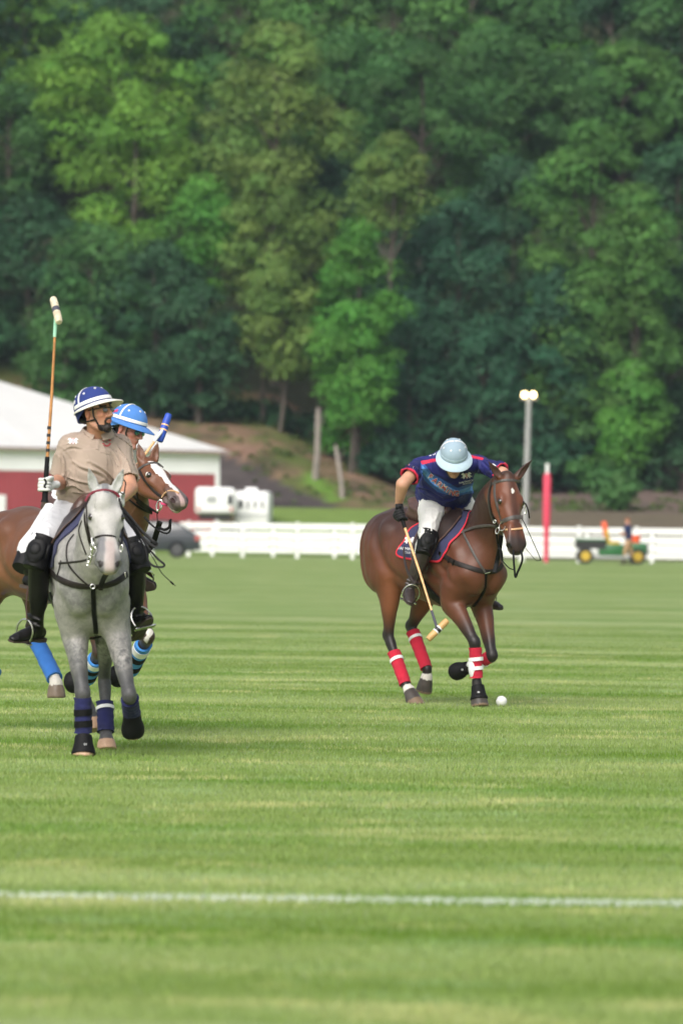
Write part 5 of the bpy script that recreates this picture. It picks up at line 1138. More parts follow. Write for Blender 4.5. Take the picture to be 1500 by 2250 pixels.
PB.shirt = fmesh(f, 'jersey', M['jersey'], PB.root, 2, post=lambda V, F: folds(V, F, .011, (.7, 0, -.5), 8, 7.5, 2.2, cre=[([(930, 1045), (945, 1065), (975, 1085)], .012, 2.4), ([(940, 1035), (960, 1062), (990, 1080), (1020, 1082)], .010, 2.4), ([(1000, 1040), (1020, 1055), (1040, 1050)], .010, 2.4), ([(915, 1075), (940, 1080), (970, 1096)], .009, 2.2), ([(925, 1022), (928, 1035), (926, 1050)], .012, 2.4), ([(1045, 1010), (1048, 1030), (1042, 1050)], .012, 2.4), ([(1060, 1015), (1075, 1030), (1090, 1035)], .009, 2.4)]), attrs=jersey_col)
bvJ = bvh_of(PB.shirt)
word = 'FARMING'; wp = [(945, 1047), (955, 1056), (965, 1064), (975, 1071), (983, 1077), (992, 1082), (1002, 1084)]; wr_ = [38, 42, 40, 36, 30, 20, 10]
for ch, (x, y), r_ in zip(word, wp, wr_):
    text_on('lettering', bvJ, ch, x, y, 11, r_, M['logo_white'], PB.shirt, off=.003, grow=.055); text_on('lettering', bvJ, ch, x, y, 11, r_, M['logo_red'], PB.shirt, off=.0045, grow=.01)
crest('emblem', bvJ, 1024, 1045, 12, PB.shirt, M['logo_white'], M['logo_red'], rot=-8)
text_on('lettering', bvJ, 'FARMINGTON', 1024, 1058, 3.6, -12, M['logo_white'], PB.shirt); text_on('lettering', bvJ, 'POLO CLUB', 1025, 1062, 2.4, -12, M['logo_white'], PB.shirt)
text_on('lettering', bvJ, 'ON', 948, 997, 8, 170, M['logo_white'], PB.shirt)
text_on('lettering', bvJ, '2', 903, 1027, 15, 100, M['logo_white'], PB.shirt, off=.003, grow=.05); text_on('lettering', bvJ, '2', 903, 1027, 15, 100, M['logo_red'], PB.shirt, off=.0045, grow=.005)
patch('sleeve_badge', bvJ, [(1078, 1022), (1083, 1019), (1101, 1034), (1096, 1039)], .001, M['logo_white'], PB.shirt, 6, off=.003)
legs(PB, pelB, hipsB, kB, ankB, M['breeches_warm'], .006, pr=.135, tr=(.108, .092, .070))
for i in (0, 1): kneepad(PB, hipsB[i], kB[i] + Vector((0, 0, -.03)), ankB[i], (.15, -1, .2) if i == 0 else (.6, -.8, 0), M['knee_leather'], .95)
boot(PB, kB[0] + Vector((0, 0, -.06)), ankB[0], B.M.to_3x3() @ Vector((.9, -.50, -.38)), M['boot_brown'], .265, horse=B, saddle_bar=(.02, -.30, 1.22), r=(.064, .060, .044), leather=M['flap'])
boot(PB, kB[1] + Vector((0, 0, -.06)), ankB[1], B.M.to_3x3() @ Vector((.93, .30, -.15)), M['boot_brown'], .265, horse=B, saddle_bar=(.02, .30, 1.22), leather=M['flap'])
helmet(PB, M['sky_helmet'], M['sky_brim'], M['white_strap'], front=False)
hB = P(880, 1131, 43.62)
mallet('polo mallet with dark taped head swung low by the rider in navy', hB, P(961, 1384, 43.36), P(982, 1363, 43.40) - P(942, 1403, 43.36), [M['wood_tan'], M['tape_black'], M['wood_tan'], M['white_strap']], M['cane_pale'], hlen=.215, sleeve=M['tape_grey'], bands=False, back=.05, grip_len=.16, hr=.026)
grip('glove', hB, P(961, 1384, 43.36) - hB, b['wrR'], 1, M['glove_black'], PB.root)
grip('glove', P(1128, 1082, 43.95), (.3, -1, .3), b['wrL'], 1, M['glove_black'], PB.root)
for s_ in (0,):
    bvP = bvh_of(padB['pad', -1]); par = padB['pad', -1]
    crest('emblem', bvP, 900, 1188, 13, par, M['logo_white'], M['logo_red']); text_on('lettering', bvP, 'FARMINGTON', 902, 1207, 6, 5, M['logo_white'], par); text_on('lettering', bvP, 'POLO CLUB', 903, 1215, 4.5, 6, M['logo_white'], par)

# ================= rider of the chestnut horse
PC = Person((C.root.location.x, C.root.location.y, 0), 'rider in blue helmet and mirrored glasses on the chestnut horse behind')
PC.headframe(P(282, 941, 36.95), (.88, -.42, -.26), (.22, 0, 1))
c_ = dict(neck=P(268, 985, 37.0), shR=P(232, 1005, 36.86), elR=P(240, 1066, 36.8), wrR=P(262, 1072, 36.6), shL=P(286, 1002, 37.2), elL=P(300, 1060, 37.1), wrL=P(290, 1088, 36.9))
pelC = P(158, 1092, 37.44); hipsC = [P(150, 1104, 37.32), P(182, 1100, 37.5)]; kC = [C.W((.22, -.33, 1.20)), C.W((.24, .33, 1.20))]; ankC = [P(76, 1262, 37.0), P(302, 1268, 37.1)]
f = body_field(c_, PC, pelvis=pelC)
PC.body = fmesh(f, 'body', M['skin'], PC.root, 1, attrs=lambda V: {'Col': np.clip(PC.facecol(V, (.52, .25, .20)), 0, 1)})
tor = T_((P(266, 990, 37.0), (.060, 1.4)), (P(258, 1008, 37.05), (.105, 1.5)), (P(235, 1035, 37.15), (.125, 1.35)), (P(200, 1065, 37.3), (.125, 1.25)), (P(168, 1088, 37.4), (.125, 1.2)))
f = shirt(PC, c_, pelC, None, hem=P(172, 1082, 37.4), tor=tor, slv=(.068, .072), slen=.7)
f.tube(T_((PC.hd(-.03, 0, -.10), .058), (c_['neck'], .060)), tuple(PC.L), .004, op='sub')
PC.shirt = fmesh(f, 'shirt', M['pale_shirt'], PC.root, 2, post=lambda V, F: folds(V, F, .008, (.6, 0, 1), 4, 8, 2.4))
legs(PC, pelC, hipsC, kC, ankC, M['breeches'], .005)
for i in (0, 1): kneepad(PC, hipsC[i], kC[i] + Vector((0, 0, -.03)), ankC[i], (.6, -.8, 0), M['knee_leather'], .95)
boot(PC, kC[0] + Vector((0, 0, -.07)), ankC[0], (.75, -.6, -.15), M['boot_leather'], .265, horse=C, saddle_bar=(.04, -.29, 1.22))
boot(PC, kC[1] + Vector((0, 0, -.07)), ankC[1], (.80, -.55, -.12), M['boot_leather'], .265, horse=C, saddle_bar=(.04, .29, 1.22))
helmet(PC, M['blue_helmet'], M['blue_helmet'], M['cream'], emblem=M['pink'])
H = PC.hd
gl = MB().path([H(-.01, -.078, .008), H(.05, -.074, .010), H(.085, -.058, .012), H(.104, -.030, .012), H(.108, 0, .010), H(.104, .030, .012), H(.085, .058, .012), H(.05, .074, .01), H(-.01, .078, .008)], .0035, 6).build('sunglasses', M['black_plastic'], PC.root, smooth=True)
for sg in (-1, 1): MB().ball(H(.090, .036 * sg, -.008), (.012, .032, .021), 16, Matrix((PC.F, PC.L, PC.U)).transposed()).build('lens', M['lens_teal'], gl, smooth=True)
hC = P(268, 1066, 36.50)
mallet('polo mallet with cobalt blue head behind the ears of the chestnut horse', hC, P(361, 940, 36.95), P(372, 906, 36.99) - P(351, 968, 36.93), [M['cobalt'], M['cobalt'], M['cobalt'], M['cane_pale']], M['cane_pale'], hlen=.20, bands=False, sleeve=M['white_strap'], hr=.024)
grip('glove', hC, P(361, 940, 36.9) - hC, c_['wrR'], 1, M['glove_black'], PC.root)
grip('glove', P(296, 1094, 36.8), (1, -.4, .1), c_['wrL'], 1, M['glove_black'], PC.root)
# ================= ball
MBb = MB().ball(P(1101, 1541, 44.0), .0425, 28).build('polo_ball', mat('white ball', (.78, .78, .76), .45, .05, 20, .15, 80, dirt=(.35, .42, .2, .25)), None, smooth=True); MBb.location = (0, 0, 0)
tag(MBb, 'small white ball on the grass in front of the bay horse', 'ball')
# ------------------------------------------------------------------ ground
def turf_mat(name, blades=False):
    m = bpy.data.materials.new(name); m.use_nodes = True; t = m.node_tree; L = t.links.new; b = t.nodes['Principled BSDF']
    pos = node(t, 'ShaderNodeNewGeometry').outputs['Position']
    def nz(scale, sc, det=3, rough=.55, dist=0):
        mp = node(t, 'ShaderNodeMapping'); mp.inputs['Scale'].default_value = scale; L(pos, mp.inputs[0])
        n = node(t, 'ShaderNodeTexNoise', Scale=sc, Detail=det, Roughness=rough, Distortion=dist); L(mp.outputs[0], n.inputs['Vector']); return n.outputs[0]
    def rng(o, a, b_, c=0, d=1):
        r = node(t, 'ShaderNodeMapRange'); r.interpolation_type = 'SMOOTHSTEP'
        for k, v in zip(('From Min', 'From Max', 'To Min', 'To Max'), (a, b_, c, d)): r.inputs[k].default_value = v
        L(o, r.inputs[0]); return r.outputs[0]
    def mix(f, A, B_):
        mm = node(t, 'ShaderNodeMix', data_type='RGBA'); L(f, mm.inputs['Factor'])
        for i, q in ((6, A), (7, B_)):
            if isinstance(q, tuple): mm.inputs[i].default_value = (*q, 1)
            else: L(q, mm.inputs[i])
        return mm.outputs[2]
    # mown bands lie across the view; worn pale patches, lusher dark ones
    wv = node(t, 'ShaderNodeTexWave', Scale=.052, Distortion=1.6, Detail=2); wv.wave_profile = 'SIN'; wv.bands_direction = 'Y'; wv.inputs['Detail Scale'].default_value = .35; L(pos, wv.inputs['Vector'])
    ad = node(t, 'ShaderNodeMath', operation='ADD'); L(rng(nz((.05, .42, 0), 1.0, 4, .6), .36, .64, 0, .74), ad.inputs[0]); L(rng(wv.outputs['Fac'], .25, .75, 0, .26), ad.inputs[1])
    c = mix(ad.outputs[0], (.128, .203, .030), (.275, .335, .128))
    c = mix(rng(nz((.28, .9, 0), .9, 5, .65, .3), .50, .68, 0, .75), c, (.088, .195, .010))
    c = mix(rng(nz((.7, 1.5, 0), 1.0, 5, .7, .4), .52, .70, 0, .75), c, (.48, .46, .22))
    c = mix(rng(nz((.5, 2.2, 0), 1.6, 4, .7, .2), .50, .70, 0, .50), c, (.27, .38, .20))
    c = mix(rng(nz((2.2, 2.2, 0), 1.0, 2, .5), .74, .80, 0, .8), c, (.16, .12, .05))
    c = mix(rng(nz((14, 14, 0), 1, 4, .7), .35, .7, 0, .25), c, (.06, .13, .015))
    if blades:
        at = node(t, 'ShaderNodeAttribute', attribute_name='Tone').outputs['Fac']; sc_ = node(t, 'ShaderNodeVectorMath', operation='SCALE'); L(c, sc_.inputs[0]); L(at, sc_.inputs['Scale']); c = sc_.outputs[0]
    L(c, b.inputs['Base Color']); b.inputs['Roughness'].default_value = .65; b.inputs['Specular IOR Level'].default_value = .25
    if blades: tr = node(t, 'ShaderNodeBsdfTranslucent'); L(c, tr.inputs[0]); ms = node(t, 'ShaderNodeMixShader'); ms.inputs[0].default_value = .45; L(b.outputs[0], ms.inputs[1]); L(tr.outputs[0], ms.inputs[2]); L(ms.outputs[0], t.nodes['Material Output'].inputs[0])
    return m
M['turf'] = turf_mat('turf'); M['blades'] = turf_mat('grass blades', True)
X = np.concatenate([np.linspace(-260, -30, 12), np.linspace(-26, 26, 27), np.linspace(30, 260, 12)]); Yg = np.concatenate([np.linspace(-60, 10, 6), np.linspace(12, 224, 60)])
def sheet(xs, ys, zf): V = [(x, y, zf(x, y)) for y in ys for x in xs]; n = len(xs); return np.array(V), np.array([[j * n + i, j * n + i + 1, (j + 1) * n + i + 1, (j + 1) * n + i] for j in range(len(ys) - 1) for i in range(n - 1)])
V, F = sheet(X, Yg, lambda x, y: 0); tag(raw_obj('grass_field', V, F, M['turf']), kind='structure')
# blades of mown grass, as one mass
def blades(n, y0, y1, seed, hgt=.030, col=None, linew=None):
    r = np.random.default_rng(seed)
    if linew is None:
        y = 1 / (1 / y0 - r.random(n) * (1 / y0 - 1 / y1)) if y1 > 60 and False else y0 + (y1 - y0) * r.random(n) ** 1.05
        x = (r.random(n) - .5) * .135 * y + (r.random(n) - .5) * .4
    else:
        x = (r.random(n) - .5) * 8; y = linew[0] + .0 * x + (r.random(n) - .5) * linew[1]
        q = np.stack([x * 1.7, y * 3, x * 0], 1); keep = vnoise(q, 2.2, 5) > (-.35 + -.7 * sst(-1.2, .6, x)) * 1.0 - .0; keep = r.random(n) < np.clip(.68 + .32 * sst(-.9, .4, x + vnoise(q, 1.5, 7) * .5), 0, 1); x, y = x[keep], y[keep]; n = len(x)
    hgt = hgt * (.55 + .6 * r.random(n)) * (1 - .75 * sst(36, 80, y)); a = r.random(n) * 6.283; w_ = .0028 + .0022 * r.random(n); l = (r.random((n, 2)) - .5) * .028
    dx, dy = np.cos(a) * w_, np.sin(a) * w_ * .4; B0 = np.stack([x - dx, y - dy, 0 * x - .001], 1); B1 = np.stack([x + dx, y + dy, 0 * x - .001], 1); T = np.stack([x + l[:, 0], y + l[:, 1], hgt], 1)
    V = np.empty((3 * n, 3)); V[0::3] = B0; V[1::3] = B1; V[2::3] = T; F = np.arange(3 * n).reshape(n, 3)
    # tone: each blade its own shade, dry ones paler
    tn = 1.22 + .34 * r.random(n); tn[r.random(n) < .05] *= 1.25; return V, F, np.repeat(tn, 3)
V, F, tn = blades(430000, 16.0, 80, 1, hgt=.026); tag(raw_obj('grass_blades', V, F, M['blades'], smooth=False, attrs={'Tone': tn}), kind='stuff', label='short mown grass blades over the polo field', cat='grass')
M['chalk'] = mat('white field paint', (.52, .58, .50), .8, .15, 30, .2, 60)
V, F, tn = blades(8500, 0, 0, 3, .030, linew=(21.15, .06)); tag(raw_obj('boundary_line', V, F, M['chalk'], smooth=False), kind='structure')
# ------------------------------------------------------------------ hill
def Bx(x): return float(np.interp(x, [-12, -7.5, -5.4, -3.2, -1.1, .6, 2.2, 3.4, 16, 30], [6.3, 6.1, 6.0, 5.6, 4.7, 4.2, 3.3, 2.9, 2.9, 3.8]))
def hz(x, y):
    s = lambda a, b, q: (lambda t: t * t * (3 - 2 * t))(min(max((q - a) / (b - a), 0), 1))
    n = mnoise.noise(Vector((x * .11, y * .11, 3))) * .9 + mnoise.noise(Vector((x * .4, y * .4, 1))) * .25
    lo_ = float(np.interp(x, [-9, -5.5, -3.4], [.55, .7, 1.95])); return lo_ * s(221, 254, y) + (Bx(x) - lo_) * s(255, 270, y) + .56 * max(0, y - 270) * s(266, 282, y) + n * s(258, 275, y) - .01
xs = np.concatenate([np.linspace(-260, -34, 20), np.linspace(-32, 32, 129), np.linspace(34, 260, 20)]); ys = np.concatenate([np.linspace(223.9, 286, 110), np.linspace(288, 480, 60)])
V, F = sheet(xs, ys, hz)
px, py = to_px(V); n1 = vnoise(V, .35, 2); n2 = vnoise(V, 1.3, 4); n3 = vnoise(V * np.array([1, 1, .2]), .9, 8)
c = np.tile(np.array([.040, .045, .024]), (len(V), 1)); c = mixc(c, [.03, .06, .018], sst(-.1, .5, n1) * .7)
bank = (V[:, 1] < 275); c = mixc(c, [.175, .115, .075], bank * sst(-.6, .3, n3 + .25)); c = mixc(c, [.085, .11, .030], bank * sst(-.35, .35, n2 * .7 + n1 * .6) * (px < 860) * .9); c = mixc(c, [.20, .115, .09], bank * sst(.2, .6, vnoise(V, .7, 12)) * .5)
c = mixc(c, [.115, .088, .08], bank * (px > 880) * .8)
gm = inpoly(px, py, [(440, 985), (486, 990), (560, 1030), (640, 1075), (745, 1114), (745, 1125), (440, 1125)]) & bank; c[gm] = np.array([.062, .052, .050]) * (1 + .12 * n2[gm, None])
gs = (V[:, 1] < 256) & (py > 1112); c = mixc(c, [.15, .22, .055], gs * (px < 1050 + 60 * n2) * 1.0); c = mixc(c, [.12, .11, .06], gs * (px > 1050) * .5)
gp = inpoly(px + n2 * 6, py + n1 * 5, [(665, 1040), (690, 1042), (735, 1072), (755, 1098), (735, 1104), (700, 1085), (672, 1058)]) & bank; c = mixc(c, [.11, .20, .035], gp * 1.0)
tag(raw_obj('hill', V, F, mat('hill ground', (1, 1, 1), .9, .2, 1.5, .6, 6, attr=True, spec=.1, bd=.05), attrs={'Col': c}), kind='structure')
# ------------------------------------------------------------------ trees
def leafmat(name):
    m = bpy.data.materials.new(name); m.use_nodes = True; t = m.node_tree; L = t.links.new; b = t.nodes['Principled BSDF']; at = node(t, 'ShaderNodeAttribute', attribute_name='Col').outputs['Color']
    L(at, b.inputs['Base Color']); b.inputs['Roughness'].default_value = .6; b.inputs['Specular IOR Level'].default_value = .2
    tr = node(t, 'ShaderNodeBsdfTranslucent'); L(at, tr.inputs[0]); ms = node(t, 'ShaderNodeMixShader'); ms.inputs[0].default_value = .30; L(b.outputs[0], ms.inputs[1]); L(tr.outputs[0], ms.inputs[2]); L(ms.outputs[0], t.nodes['Material Output'].inputs[0]); return m
M['leaf'] = leafmat('leaves'); M['bark'] = mat('bark', (.085, .070, .055), .9, .3, 2, .6, 12, bd=.03); M['bark_pale'] = mat('pale dead bark', (.24, .21, .18), .9, .2, 2, .5, 12, bd=.03)
def leaves(C_, r_, sq, per, size, col, rg, drop=.35, jit=.2, outward=1.0):
    """leaf clumps on the shells of many puffs: C_ Nx3 centres, r_ N radii"""
    n = len(C_) * per; idx = np.repeat(np.arange(len(C_)), per); d = rg.normal(size=(n, 3)); d /= np.linalg.norm(d, axis=1)[:, None]; flip = (d[:, 2] < 0) & (rg.random(n) < .62); d[flip, 2] *= -1
    q = r_[idx] * (.62 + .48 * rg.random(n)); ctr = C_[idx] + d * q[:, None] * np.array([1, 1, sq]); ctr[:, 2] -= drop * r_[idx] * (np.hypot(d[:, 0], d[:, 1]) ** 3) * rg.random(n)
    nr = d * outward + np.array([0, 0, .5]) + rg.normal(size=(n, 3)) * .26; nr /= np.linalg.norm(nr, axis=1)[:, None]
    a = np.cross(nr, rg.normal(size=(n, 3))); a /= np.linalg.norm(a, axis=1)[:, None]; b = np.cross(nr, a); s = size * (.6 + .8 * rg.random(n)); s1 = s * (.55 + .4 * rg.random(n))
    V = np.empty((4 * n, 3)); V[0::4] = ctr - a * s[:, None] * .5; V[1::4] = ctr - b * s1[:, None] * .5; V[2::4] = ctr + a * s[:, None] * .5; V[3::4] = ctr + b * s1[:, None] * .5 + nr * (s * .12)[:, None]
    pc = (1 + jit * (rg.random(len(C_)) - .5) * 2.6)[idx]; lc = pc * (1 + jit * (rg.random(n) - .5) * .8); hue = (rg.random(len(C_)) - .5)[idx] * .25
    c = np.array(col)[None, :] * lc[:, None]; c[:, 0] *= 1 + hue; return V, np.arange(4 * n).reshape(n, 4), np.clip(np.repeat(c, 4, 0), 0, 1)
TREES = []
def tree(px, top, Y, wid, col, label, crown_lo=.12, seed=0, group='trees on the wooded hillside', lean=0, puff=1.0, per=95, dens=1.0, leaf=.30, taper=.9, name='broadleaf_tree', trunk=.22, barkm=None):
    rg = np.random.default_rng(1000 + seed); topw = P(px, top, Y); X0 = topw.x; z0 = hz(X0, Y) - .15; H = max(topw.z - z0, 2.5); rt = root(name, (X0 - lean, Y, z0), 0, label, 'tree', group); zb = z0 + H * crown_lo; hc = z0 + H - zb
    # puffs over an egg-shaped envelope, limbs reach them
    n = int(dens * (14 + 3.1 * wid * hc / (puff ** 2) * .32)); C_ = []; r_ = []
    for i in range(n):
        t = (i + rg.random()) / n; zz = zb + hc * (.04 + .90 * t); env = wid / 2 * (math.sin(math.pi * min(1, .12 + .86 * t)) ** .62) * (1 - .25 * (t > .8) * (t - .8) / .2) * (.82 + .36 * rg.random())
        a = rg.random() * 6.283; rr = env * math.sqrt(.25 + .75 * rg.random()) * taper
        C_.append((X0 + rr * math.cos(a) - lean * (1 - t), Y + rr * math.sin(a) * .8, zz)); r_.append(puff * (.65 + .75 * rg.random()) * (1.0 if t < .85 else .8))
    C_ = np.array(C_); r_ = np.array(r_); V, F, c = leaves(C_, r_, .62, per, leaf, col, rg)
    raw_obj('crown', V, F, M['leaf'], rt, smooth=False, attrs={'Col': c})
    m_ = MB(); base = Vector((X0 - lean, Y, z0)); k = trunk * (.7 + H / 30); tp = [base, base + Vector((lean * .3 + .2 * rg.normal(), 0, H * .3)), base + Vector((lean * .7, .1, H * .62)), base + Vector((lean, 0, H * .9))]
    m_.path(cr([list(p) for p in tp], 5), list(np.linspace(k, k * .18, 16)), 9)
    for i in rg.choice(n, min(n, 12), replace=False):
        e = Vector(C_[i]); f_ = min(max((e.z - z0) / H - .18, .12), .8); s0 = base + Vector((lean * f_, 0, H * f_)); m_.path([s0, s0.lerp(e, .5) + Vector((0, 0, -.15)), e], [k * .36, k * .22, k * .07], 6)
    m_.build('trunk', barkm or M['bark'], rt, smooth=True); TREES.append(rt); return rt
DK = (.036, .100, .042); MD = (.062, .158, .042); BR = (.135, .285, .040); OL = (.145, .240, .055); BG = (.090, .260, .040); TL = (.038, .115, .058); MG = (.085, .205, .044)
spec = [  # px, top, Y, width m, colour, crown_lo, label
 (612, 28, 276, 7.8, OL, .22, 'tall olive green tree, the tallest in the middle of the hillside'),
 (620, 560, 268.5, 3.5, OL, .30, 'small olive tree under the tall olive tree'),
 (585, 330, 271, 3.8, OL, .42, 'olive green tree with clumped crown below the tall olive tree'),
 (265, 20, 286, 8.6, BR, .25, 'tall bright green tree at the upper left'),
 (300, 210, 280, 5.4, BR, .25, 'bright yellow green tree in front of the tall bright one at the upper left'),
 (445, 385, 273, 3.4, BG, .45, 'slim fresh green tree beside the olive tree'),
 (790, 468, 266.5, 4.1, BG, .16, 'slim bright green tree standing out before the dark gap'),
 (775, 650, 265, 3.2, BG, .30, 'low bright green young tree beneath the slim bright one'),
 (868, 288, 271, 3.4, OL, .72, 'small olive crown on a tall bare stem right of the olive tree'),
 (930, 78, 290, 8.2, MD, .2, 'broad dark green tree right of the middle at the top'),
 (1085, 50, 296, 8.0, MD, .2, 'round mid green tree at the top right of the middle'),
 (1010, 420, 275, 7.0, TL, .12, 'deep blue green tree low in the middle right'),
 (1130, 330, 279, 6.5, DK, .12, 'dark tree left of the big green tree on the right'),
 (1305, 238, 272, 7.4, MG, .15, 'big full green tree on the right'),
 (1400, 380, 270, 5.0, MG, .18, 'green tree leaning against the big right hand tree'),
 (1215, 560, 271, 4.6, TL, .10, 'low dark tree behind the lamp post'),
 (1385, 790, 269, 3.3, BG, .2, 'small light green tree at the foot of the right slope'),
 (1475, 560, 273, 5.0, DK, .1, 'dark tree at the right edge, lower half'),
 (1490, 300, 282, 6.5, DK, .15, 'shaded tree at the right edge, upper half'),
 (1060, 700, 270, 3.8, TL, .12, 'small bluish tree above the rider in navy'),
 (900, 640, 270, 3.6, TL, .1, 'narrow dark tree between the bright tree and the middle right'),
 (60, 430, 275, 6.8, DK, .1, 'dark tree at the left edge, middle height'),
 (205, 480, 272, 6.0, MD, .08, 'wide mid green tree behind the raised mallet'),
 (340, 520, 271, 5.2, DK, .08, 'shaded tree above the barn roof'),
 (150, 680, 268, 4.2, MD, .1, 'low green tree right behind the barn'),
 (440, 620, 269, 4.2, DK, .08, 'dark low tree left of the lower olive tree'),
 (20, 180, 288, 6.8, MD, .2, 'mid green tree at the upper left edge'),
 (130, 120, 292, 6.5, BR, .3, 'light green tree near the upper left corner'),
 (1370, 90, 300, 8.0, MG, .2, 'wide green tree near the upper right corner'),
 (1240, 110, 298, 6.5, MD, .2, 'mid green tree above the big right hand tree'),
 (1180, 30, 304, 7.0, BG, .3, 'lighter green tree at the top right'),
 (760, 60, 294, 7.0, MD, .2, 'mid green tree behind the tall olive tree on its right'),
 (700, 330, 281, 5.5, DK, .1, 'dark tree in the gap beside the olive tree'),
 (470, 120, 289, 6.5, MD, .2, 'dark green tree between the bright and the olive trees'),
 (850, 480, 278, 5.5, DK, .1, 'shadowy tree behind the slim bright green tree'),
 (1310, 640, 271, 4.8, MD, .1, 'lower green tree before the big right hand tree'),
]
for i, (px_, top, Y, wd, col, lo, lab) in enumerate(spec):
    tree(px_, top, Y, wd, col, lab, lo, seed=i, lean=(.35 if px_ == 868 else 0), puff=1.18 if wd > 5 else .9, per=270 if wd > 5 else 190, leaf=.205 if wd > 5 else .185, trunk=.22 if wd > 4 else .12)
ZONE = ['beyond the left edge of the wood', 'in the top left corner', 'above the bright yellow green trees', 'between the bright and the olive crowns', 'directly above the tall olive tree', 'right of the tall olive crown', 'above the slim bright green tree', 'above the broad dark tree', 'above the lamp post', 'above the big right hand tree', 'in the top right corner']
rg0 = np.random.default_rng(5); kk = 0
for Y, tops, st in ((303, -40, 165), (318, -170, 190)):
    for px_ in np.arange(-140, 1660, st):
        q = px_ + rg0.normal() * 25; col = (DK, MD, MG, BR)[int(rg0.integers(0, 4))] if q < 500 else (DK, MD, MD, MG)[int(rg0.integers(0, 4))]; kk += 1
        tree(q, tops + rg0.normal() * 35, Y, 7.2 + rg0.random() * 2, col, ('%s %s' % (('tree high on the slope', 'tree near the crest')[Y > 310], ZONE[min(10, max(0, int((px_ + 140) // 160)))])), .1, seed=100 + kk, group='background trees up the slope', per=170, leaf=.24, puff=1.15)
WHERE = ['just right of the barn roof', 'two shrubs right of the barn roof', 'above the blue helmet', 'left of the pale dead trunk', 'left above the rider in navy', 'left of the pale blue helmet', 'right behind the pale blue helmet', 'between the pale blue helmet and the lamp post', 'right of the red goal post', 'above the utility vehicle, low on the slope', 'near the right edge', 'just behind the lamp post', 'right above the two pale dead trunks', 'above the ears of the bay horse', 'above the helper by the utility vehicle', 'behind the left end of the barn', 'behind the barn and the navy helmet']
for j, (px_, py_, Y, w_, col) in enumerate([(470, 905, 272, 3.2, DK), (560, 905, 272, 3.0, DK), (350, 880, 272, 4, DK), (640, 915, 271, 2.6, DK), (835, 985, 267, 2.6, TL), (905, 960, 266, 3.0, TL), (985, 985, 269, 3.0, TL), (1075, 975, 269, 3.0, DK), (1250, 960, 269, 3.2, TL), (1325, 1000, 268, 2.6, MD), (1445, 980, 269, 3.4, DK), (1165, 940, 269, 2.8, TL), (755, 925, 268, 2.0, BG), (1025, 1040, 262, 1.4, DK), (1360, 1050, 258, 1.2, MD), (60, 830, 270, 4, DK), (240, 860, 270, 4, DK)]):
    rg = np.random.default_rng(400 + j); t0 = P(px_, py_, Y); zg = hz(t0.x, Y); n = 14; H = max(t0.z - zg, .6); C_ = np.stack([t0.x + (rg.random(n) - .5) * w_, Y + (rg.random(n) - .5) * 1.5, zg + H * (.15 + .75 * rg.random(n))], 1)
    rt = root('shrub', (t0.x, Y, zg), 0, 'shrubby undergrowth along the wood %s' % WHERE[j], 'shrub', 'shrubs at the foot of the wood'); V, F, c = leaves(C_, .45 + .45 * rg.random(n), .7, 75, .24, col, rg); raw_obj('foliage', V, F, M['leaf'], rt, smooth=False, attrs={'Col': c})
    MB().path([Vector((t0.x, Y, zg - .2)), Vector((t0.x + .1, Y, zg + H * .6))], [.06, .02], 6).build('stem', M['bark'], rt)
for sg in (-1, 1):      # the wood going on beyond both sides of the frame
    rg = np.random.default_rng(900 + sg); n = 1500; x = sg * rg.uniform(17.5, 75, n); y = rg.uniform(270, 335, n); z = np.array([hz(a, b) for a, b in zip(x, y)]) + rg.uniform(.5, 13, n) * (.55 + .45 * np.sin(x * .9 + y * .23))
    V, F, c = leaves(np.stack([x, y, z], 1), rg.uniform(1.3, 2.6, n), .65, 46, .62, MD if sg > 0 else DK, rg); tag(raw_obj('far_wood', V, F, M['leaf'], smooth=False, attrs={'Col': c}), 'unbroken wood going on beyond the %s edge of the picture' % ('right' if sg > 0 else 'left'), 'wood', kind='stuff')
for a, b_, r0, lab in (((692, 1012, 262.5), (699, 905, 262.5), .15, 'pale dead trunk standing on the bank, the thicker of two'), ((752, 1078, 259.5), (738, 985, 260.5), .10, 'thin pale leaning trunk lower on the bank')):
    p, q = P(*a), P(*b_); p.z = min(p.z, hz(p.x, p.y)) - .1; rt = root('dead_tree', p, 0, lab, 'dead tree'); m_ = MB().path([p, p.lerp(q, .4) + Vector((.05, 0, 0)), q, q + (q - p) * .06], [r0 * 1.1, r0 * .95, r0 * .8, r0 * .6], 9); m_.build('trunk', M['bark_pale'], rt, smooth=True)
    MB().path([p.lerp(q, .7), p.lerp(q, .82) + Vector((.22, .1, .1)), p.lerp(q, .9) + Vector((.35, .1, .25))], [r0 * .25, r0 * .15, r0 * .06], 6).build('branch', M['bark_pale'], rt, smooth=True)
rg = np.random.default_rng(77); C_ = []
for _ in range(900):
    x = rg.uniform(-13, 16); y = rg.uniform(257, 274); q = np.array([[x, y, 0.]]); 
    if vnoise(q, .5, 3)[0] + .5 * vnoise(q, 1.7, 5)[0] > -.15 and not (x < -2.2 and y < 257 + (-2.2 - x) * 2.4): C_.append((x, y, hz(x, y) + .05))
V, F, c = leaves(np.array(C_), rg.uniform(.12, .34, len(C_)), .6, 14, .16, (.085, .13, .035), rg); tag(raw_obj('weeds', V, F, M['leaf'], smooth=False, attrs={'Col': c}), 'scruffy weeds scattered over the bare bank', 'weeds', kind='stuff')
